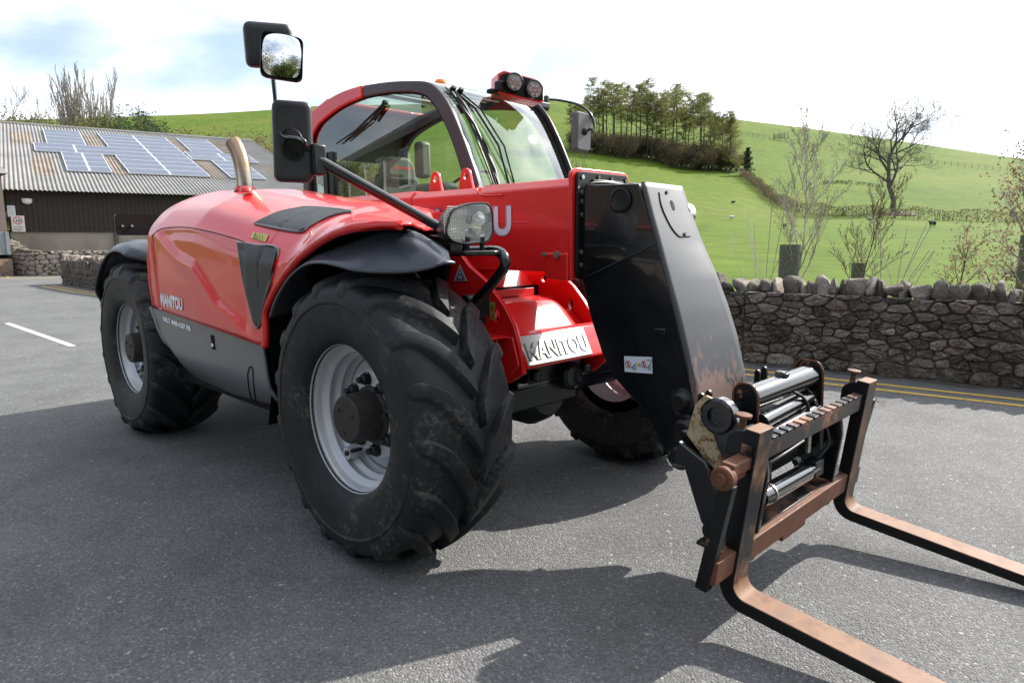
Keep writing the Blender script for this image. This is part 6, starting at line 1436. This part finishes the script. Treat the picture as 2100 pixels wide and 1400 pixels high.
# windscreen wipers: parallel arms and hoses running down the glass
def wpt(t, y, off=.02):
    i = t*(len(ws)-1); k = min(len(ws)-2, int(i)); f = i-k; x = ws[k][0]+(ws[k+1][0]-ws[k][0])*f; z = ws[k][1]+(ws[k+1][1]-ws[k][1])*f; bow = .045*min(1, i/12)*(1-((y-.70)/.44)**2)*.8
    return Vector((x+bow+off*.85, y, z+off*.5))
mb = MB()
for y0, y1, r_ in ((.33, .50, .0075), (.37, .55, .006)):
    mb.tube([wpt(.26, y0), wpt(.42, y0+(y1-y0)*.35, .04), wpt(.60, y0+(y1-y0)*.7, .045), wpt(.98, y1, .02)], r_, 7)
obj('wiper_arm', mb, BLACKM, cab, smooth=50)
mb = MB(); mb.tube([wpt(.30, .300, .02), wpt(.5, .335, .03), wpt(.7, .375, .02), wpt(1.0, .41, .012)], .010, 6); mb.tube([wpt(.34, .31, .03), wpt(.6, .36, .035), wpt(.95, .43, .02)], .006, 5); obj('wiper_blade', mb, RUBH, cab, smooth=50)
for sd in range(3):
    rg = random.Random(sd+3); mb = MB(); mb.tube(smooth_path([wpt(.12+.2*k/8*5, .285+.012*sd+.012*k*.9+rg.uniform(-.008, .008), .012+.01*rg.random()) for k in range(1, 9) if .12+.2*k/8*5 <= 1], 4), .0055, 6); obj('hose', mb, RUBH, cab, smooth=50)
mb = MB(); mb.tube([wpt(.27, .33, .005), wpt(.26, .33, .045)], .018, 10); mb.tube([wpt(.28, .38, .005), wpt(.27, .38, .045)], .018, 10); obj('wiper_pivot', mb, BLACKM, cab)
# grab bar on the far pillar, beacon, work lamps, antenna
mb = MB(); mb.lathe([(.0, .075), (.035, .070), (.052, .045), (.056, .010), (.056, 0)], (-1.52, .68, 2.475), 'z', 20); bc = obj('beacon', mb, ORANGE, cab, smooth=50)
mb = MB(); mb.lathe([(.062, .012), (.066, 0), (.066, -.03)], (-1.52, .68, 2.475), 'z', 20); obj('beacon_base', mb, BLACKM, bc)
# work lamp pod above the windscreen
LP_ = Vector((-.80, .755, 2.405)); Ml = facing(LP_, (.86, -.42, .02), 0) @ Matrix.Scale(1.2, 4)
def pod(x0, x1, mt, name, par, pts, bev=.008):
    mb = MB(); mb.prism(pts, 'z', x0, x1); mb.xform(Ml); return obj(name, mb, mt, par, bevel=bev, seg=3)
hexo = [(-.125, -.045), (-.12, .058), (-.085, .075), (.10, .045), (.145, .005), (.150, -.075), (.13, -.085)]
lp_o = pod(-.13, .0, RED, 'work_lamp_pod', cab, hexo)
pod(-.02, .012, BLACKM, 'lamp_bezel', lp_o, [(p[0]*.93+.003, p[1]*.86-.003) for p in hexo], .004)
WL = simple('lamp_diffuser', (.55, .55, .55), .25, .3, .25, 60)
for (lx, lz) in ((-.035, .008), (.082, -.022)):
    mb = MB(); mb.lathe([(.050, .0), (.052, .03), (.047, .036), (.044, .030)], (0, 0, 0), 'z', 28); mb.xform(Ml @ Matrix.Translation((lx, lz, .004))); rg_ = obj('lamp_ring', mb, BLACKM, lp_o, smooth=30)
    mb = MB(); mb.lathe([(.044, .020), (.02, .018), (0, .018)], (0, 0, 0), 'z', 24)
    for j in range(7):
        a = 6.283*j/6; rr = .026 if j < 6 else 0; s_ = len(mb.v); mb.lathe([(.013, .032), (.010, .022), (.002, .018)], (0, 0, 0), 'z', 10); mb.xform(Matrix.Translation((rr*math.cos(a), rr*math.sin(a), 0)), s_)
    mb.xform(Ml @ Matrix.Translation((lx, lz, .004))); obj('work_lamp_reflector', mb, WL, lp_o, smooth=40)
    mb = MB(); mb.lathe([(.045, .034), (.03, .038), (0, .039)], (0, 0, 0), 'z', 24); mb.xform(Ml @ Matrix.Translation((lx, lz, .004))); obj('lens', mb, LENS, lp_o, smooth=60)
mb = MB(); mb.box((-.86, .72, 2.39), (.06, .22, .07)); mb.box((-.90, .72, 2.36), (.05, .30, .03)); obj('lamp_bracket', mb, BLACKM, lp_o, bevel=.01)
# far-side mirror with bent arm
mb = MB(); mb.box((-1.02, 1.28, 2.39), (.035, .03, .11)); mb.box((-1.0, 1.21, 2.365), (.04, .13, .04)); obj('mirror_bracket', mb, PLAST, T, bevel=.006)
mb = MB(); mb.tube(smooth_path([(-1.02, 1.29, 2.42), (-.98, 1.40, 2.42), (-.93, 1.55, 2.40), (-.87, 1.62, 2.33), (-.84, 1.63, 2.24), (-.84, 1.60, 2.20)], 6), .010, 10); obj('mirror_arm', mb, BLACKP, T, smooth=60)
M5 = facing((-.90, 1.56, 2.215), (.72, -.66, -.05), R(3)); m5 = MB()
o1 = roundpoly([(-.045, -.15), (.045, -.15), (.05, .13), (-.03, .15), (-.045, .14)], .02, 5); n_ = len(o1)
M5 = facing((-.895, 1.56, 2.20), (.99, -.1, -.02), 0)
o1 = roundpoly([(-.075, -.145), (.075, -.15), (.078, .14), (-.075, .15)], .025, 5); n_ = len(o1)
m5.grid([[(p[0]*s, p[1]*s, z) for p in o1] for s, z in ((1, -.05), (1, -.01), (.9, .015))], closeu=True); m5.add([(p[0]*.9, p[1]*.9, .015) for p in o1], [tuple(range(n_))]); m5.xform(M5); fm = obj('far_mirror', m5, LIGHTGREY, T, smooth=40)
m5 = MB(); m5.add([(p[0]*.95, p[1]*.95, -.051) for p in o1], [tuple(range(n_))]); m5.xform(M5); obj('mirror_glass', m5, MIRR, fm, smooth=0)
m5 = MB(); m5.lathe([(.03, .018), (.02, .03), (0, .035)], (0, 0, 0), 'z', 14); m5.tube([(0, 0, .02), (.04, .02, .045)], .010, 8); m5.xform(M5); obj('mirror_ball_joint', m5, BLACKM, fm)

# ================================================================== PALLET FORK CARRIAGE (part of the machine)
TI = R(7.0); MC = Matrix.Translation((1.49, 0, .155)) @ Matrix.Rotation(TI, 4, 'Y')
# local: x forward, z up along the shanks
car = obj('fork_carriage', MB().box((-.034, .02, .505), (.034, 1.06, .055)).xform(MC), RUSTP, T, bevel=.004, label='rust worn black fork carriage hung on the boom head')
car.data = car.data
def C_(name, mb, mt, bevel=0, smooth=35, par=car, **k): mb.xform(MC); return obj(name, mb, mt, par, bevel=bevel, smooth=smooth, **k)
def fork(y, yt, label):
    w = .112; th = .052; Lf = 1.18; segs_ = []
    # profile path of the L with a rounded heel, swept as a rectangle
    outp = [(.0-.0, .615)]
    mb = MB(); po = [(-.052, .610), (-.052, .09)]; pi = [(0, .610), (0, .105)]
    for k in range(0, 9):
        a = R(180+90*k/8); po.append((.038+.090*math.cos(a), .055+.0+.090*math.sin(a))) ; pi.append((.048+.048*math.cos(a), .060+.048*math.sin(a)))
    xs_ = [.25, .7, 1.0, Lf]; to = [-.035, -.030, -.018, .0]
    for x, zo in zip(xs_, to): po.append((x, zo)); pi.append((x, .012+.0*x if x < Lf else .012))
    rows = []
    for (a, b_) in zip(po, pi):
        rows.append([(a[0], y-w/2, a[1]), (a[0], y+w/2, a[1]), (b_[0], y+w/2, b_[1]), (b_[0], y-w/2, b_[1])])
    mb.grid(rows, closeu=True); mb.f += [(0, 1, 2, 3), tuple(len(mb.v)-4+q for q in (3, 2, 1, 0))]
    f = C_('fork', mb, RUST, .004, 30, label=label); return f
fork(-.515, 0, 'nearer rusty pallet fork'); fork(.558, 0, 'farther rusty pallet fork')
# notched top bar
notch = [(-.50, .49), (-.50, .565)]; k = -.44
pts_ = [(-.58, .485), (-.58, .558)]
y = -.44
while y < .46:
    pts_ += [(y, .558), (y+.004, .546), (y+.018, .546), (y+.022, .558)]; y += .062
pts_ += [(.62, .558), (.62, .485)]
mb = MB(); mb.prism(pts_, 'x', -.050, -.012); C_('notched_strip', mb, RUSTP, .0015)
# lower bar (top flat black, front rusty)
mb = MB(); mb.box((-.022, -.015, .135), (.028, 1.37, .085)); C_('lower_bar', mb, RUSTB, .004)
mb = MB(); mb.box((-.085, .02, .172), (.10, 1.28, .014)); C_('lower_bar_shelf', mb, RUSTP, .003)
mb = MB(); mb.box((-.022, -.05, .085), (.028, .22, .03)); C_('stop_block', mb, RUSTB, .003)
# outer near strut + roller bracket
mb = MB(); mb.prism([(-.075, .06), (-.03, .06), (.0, .45), (-.045, .46)], 'y', -.705, -.665); C_('side_strut', mb, RUSTE, .004)
mb = MB(); mb.prism([(-.075, .08), (-.04, .08), (-.01, .50), (-.06, .50)], 'y', .665, .70); C_('side_strut', mb, RUSTE, .004)
mb = MB(); mb.box((-.035, -.615, .50), (.05, .16, .045)); mb.box((-.05, -.60, .475), (.06, .10, .05)); rb_ = C_('roller_bracket', mb, RUSTB, .006)
mb = MB(); mb.lathe([(.0, -.028), (.020, -.028), (.020, -.014), (.034, -.014), (.040, -.008), (.040, .02), (.03, .03), (0, .03)], (-.035, -.71, .475), 'y', 24); C_('roller', mb, RUSTB, 0, 30)
# vertical frame plates
for y, mt in ((-.385, BLACKP), (.345, BLACKP)):
    pl2 = roundpoly([(-.15, .06), (-.02, .06), (-.02, .40), (-.04, .47), (-.10, .50), (-.20, .40), (-.20, .20)], .02)
    mb = MB(); mb.prism(pl2, 'y', y, y+.022); C_('frame_plate', mb, mt, .004)
mb = MB(); mb.prism([(-.09, .14), (-.03, .14), (-.03, .50), (-.09, .50)], 'y', -.45, -.40); C_('frame_channel', mb, BLACKM, .006)
# fork hangers (hooks over the top bar) with rusty knobs
for y in (-.515, .558):
    mb = MB(); mb.prism(roundpoly([(-.11, .50), (-.045, .50), (-.045, .60), (-.075, .60), (-.11, .565)], .015), 'y', y-.05, y+.05); C_('fork_hook', mb, BLACKM, .006)
    mb = MB(); mb.lathe([(.012, -.02), (.012, .026), (.026, .030), (.028, .040), (0, .042)], (-.085, y-.005, .60), 'z', 16); C_('locking_pin', mb, RUSTB, 0, 30)
# quick-hitch: upper tube between two rusty rimmed flanges (world coordinates)
qh = obj('hitch_tube', MB().tube([(1.345, -.215, .775), (1.385, .30, .800)], .050, 28), BLACKP, car, smooth=40)
mb = MB(); mb.box((1.365, .045, .842), (.035, .040, .022)); mb.box((1.385, .045, .832), (.02, .03, .03)); obj('tube_lug', mb, BLACKP, qh, bevel=.003)
def flange(y, cx_, cz_, name='hitch_flange', h=.20):
    o_ = roundpoly([(cx_-.050, cz_+.045), (cx_-.025, cz_+.075), (cx_+.025, cz_+.075), (cx_+.050, cz_+.04), (cx_+.060, cz_-h), (cx_+.01, cz_-h), (cx_-.045, cz_-.06)], .03, 5)
    mb = MB(); mb.prism(o_, 'y', y, y+.018); f = obj(name, mb, RUSTE, car, bevel=.003)
    ed = MB(); ed.tube([(p[0], y-.001, p[1]) for p in o_+o_[:1]], .0045, 5); obj('rusty_rim', ed, RUSTB, f, smooth=60); return f
flange(-.225, 1.345, .765, h=.13); flange(.295, 1.39, .792, h=.28); flange(.345, 1.35, .785, h=.2)
mb = MB(); mb.tube([(1.300, -.33, .728), (1.32, -.20, .745)], .030, 16); obj('pivot_shaft', mb, BLACKP, car)
# near boss link
mb = MB(); mb.lathe([(.070, -.02), (.070, .02), (.060, .027), (.038, .027), (.034, .008), (0, .008)], (0, 0, 0), 'y', 28); mb.xform(Matrix.Translation((1.300, -.335, .728)) @ Matrix.Diagonal((1, -1, 1, 1))); lk = obj('link_boss', mb, BLACKP, car, smooth=30)
mb = MB(); mb.prism(roundpoly([(1.245, .75), (1.30, .785), (1.352, .76), (1.475, .56), (1.47, .50), (1.40, .47), (1.30, .60)], .03), 'y', -.345, -.315); obj('link_arm', mb, BLACKP, lk, bevel=.005)
mb = MB(); mb.tube([(1.30, .30, .75), (1.30, .42, .75)], .05, 20); obj('far_link_boss', mb, BLACKP, lk)
# flaking rust plate on the hitch
mb = MB(); mb.prism([(1.185, .75), (1.225, .79), (1.26, .78), (1.255, .70), (1.32, .60), (1.37, .54), (1.33, .47), (1.24, .53), (1.15, .62)], 'y', -.315, -.297); obj('hitch_side_plate', mb, OSB, car, bevel=.003)
# thin upright ears at the plate foot
for x, z, y in ((1.168, .765, -.235), (1.205, .785, -.245), (1.19, .80, .215), (1.225, .82, .205)):
    mb = MB(); mb.prism(roundpoly([(x-.012, z-.14), (x+.012, z-.14), (x+.012, z+.005), (x, z+.016), (x-.012, z+.005)], .006), 'y', y-.012, y+.006); obj('hitch_ear', mb, RUSTE, car, bevel=.002)
# hitch lower body
mb = MB(); mb.prism([(1.10, .62), (1.32, .60), (1.42, .52), (1.40, .46), (1.30, .44), (1.17, .46)], 'y', -.29, .30); obj('hitch_body', mb, DARKC, car, bevel=.01)
mb = MB(); mb.prism([(1.12, .50), (1.17, .50), (1.25, .30), (1.36, .18), (1.40, .22), (1.34, .38), (1.26, .54), (1.14, .60)], 'y', -.36, -.335); obj('lower_link', mb, BLACKP, car, bevel=.005)
mb = MB(); mb.tube([(1.33, -.42, .30), (1.33, -.30, .30)], .04, 16); mb.tube([(1.36, -.44, .22), (1.36, -.33, .22)], .028, 14); obj('lower_pin', mb, BLACKM, car)
# tubes and cylinders
mb = MB(); mb.tube([(1.41, -.22, .700), (1.40, .29, .715)], .030, 20); obj('tilt_rod', mb, BLACKP, car, smooth=40)
mb = MB(); mb.tube([(1.43, -.22, .635), (1.42, .29, .655)], .036, 20); obj('tilt_cylinder', mb, BLACKP, car, smooth=40)
mb = MB(); mb.tube([(1.475, -.30, .452), (1.455, .12, .425)], .038, 24); mb.tube([(1.478, -.355, .455), (1.475, -.30, .452)], [.034, .040], 24); mb.tube([(1.455, .10, .427), (1.45, .24, .418)], .026, 16); cy = obj('locking_cylinder', mb, BLACKP, car, smooth=40)
mb = MB(); mb.tube([(1.476, -.285, .452), (1.476, -.275, .452)], .040, 24); obj('gland', mb, STEELZ, cy, smooth=30); mb = MB(); mb.box((1.447, .235, .42), (.055, .09, .07)); obj('cylinder_block', mb, BLACKM, cy, bevel=.004)
mb = MB(); mb.tube([(1.47, -.25, .49), (1.465, -.25, .56), (1.455, -.05, .56), (1.45, .10, .565)], .006, 8); mb.tube([(1.46, .0, .50), (1.46, .03, .505)], .014, 6); mb.tube(smooth_path([(1.45, .26, .45), (1.48, .30, .52), (1.46, .27, .62), (1.42, .2, .68)], 6), .007, 8); mb.tube(smooth_path([(1.40, .05, .78), (1.43, .12, .74), (1.44, .16, .68), (1.42, .18, .6)], 6), .007, 8); obj('hydraulic_pipe', mb, RUBH, cy, smooth=60)
mb = MB(); mb.tube(smooth_path([(1.36, -.36, .36), (1.42, -.44, .34), (1.44, -.42, .26), (1.40, -.38, .22)], 6), .005, 7); obj('loose_cable', mb, RUBH, car, smooth=60)
mb = MB(); mb.box((1.44, .18, .54), (.012, .03, .09)); obj('pale_tag', mb, STEELZ, car)
mb = MB(); mb.prism([(1.36, .78), (1.42, .74), (1.47, .62), (1.47, .50), (1.40, .56), (1.36, .66)], 'y', .24, .27); obj('frame_gusset', mb, BLACKP, car, bevel=.004)
mb = MB(); mb.box((1.30, 0, .56), (.14, .58, .18)); obj('hitch_core', mb, DARKC, car)
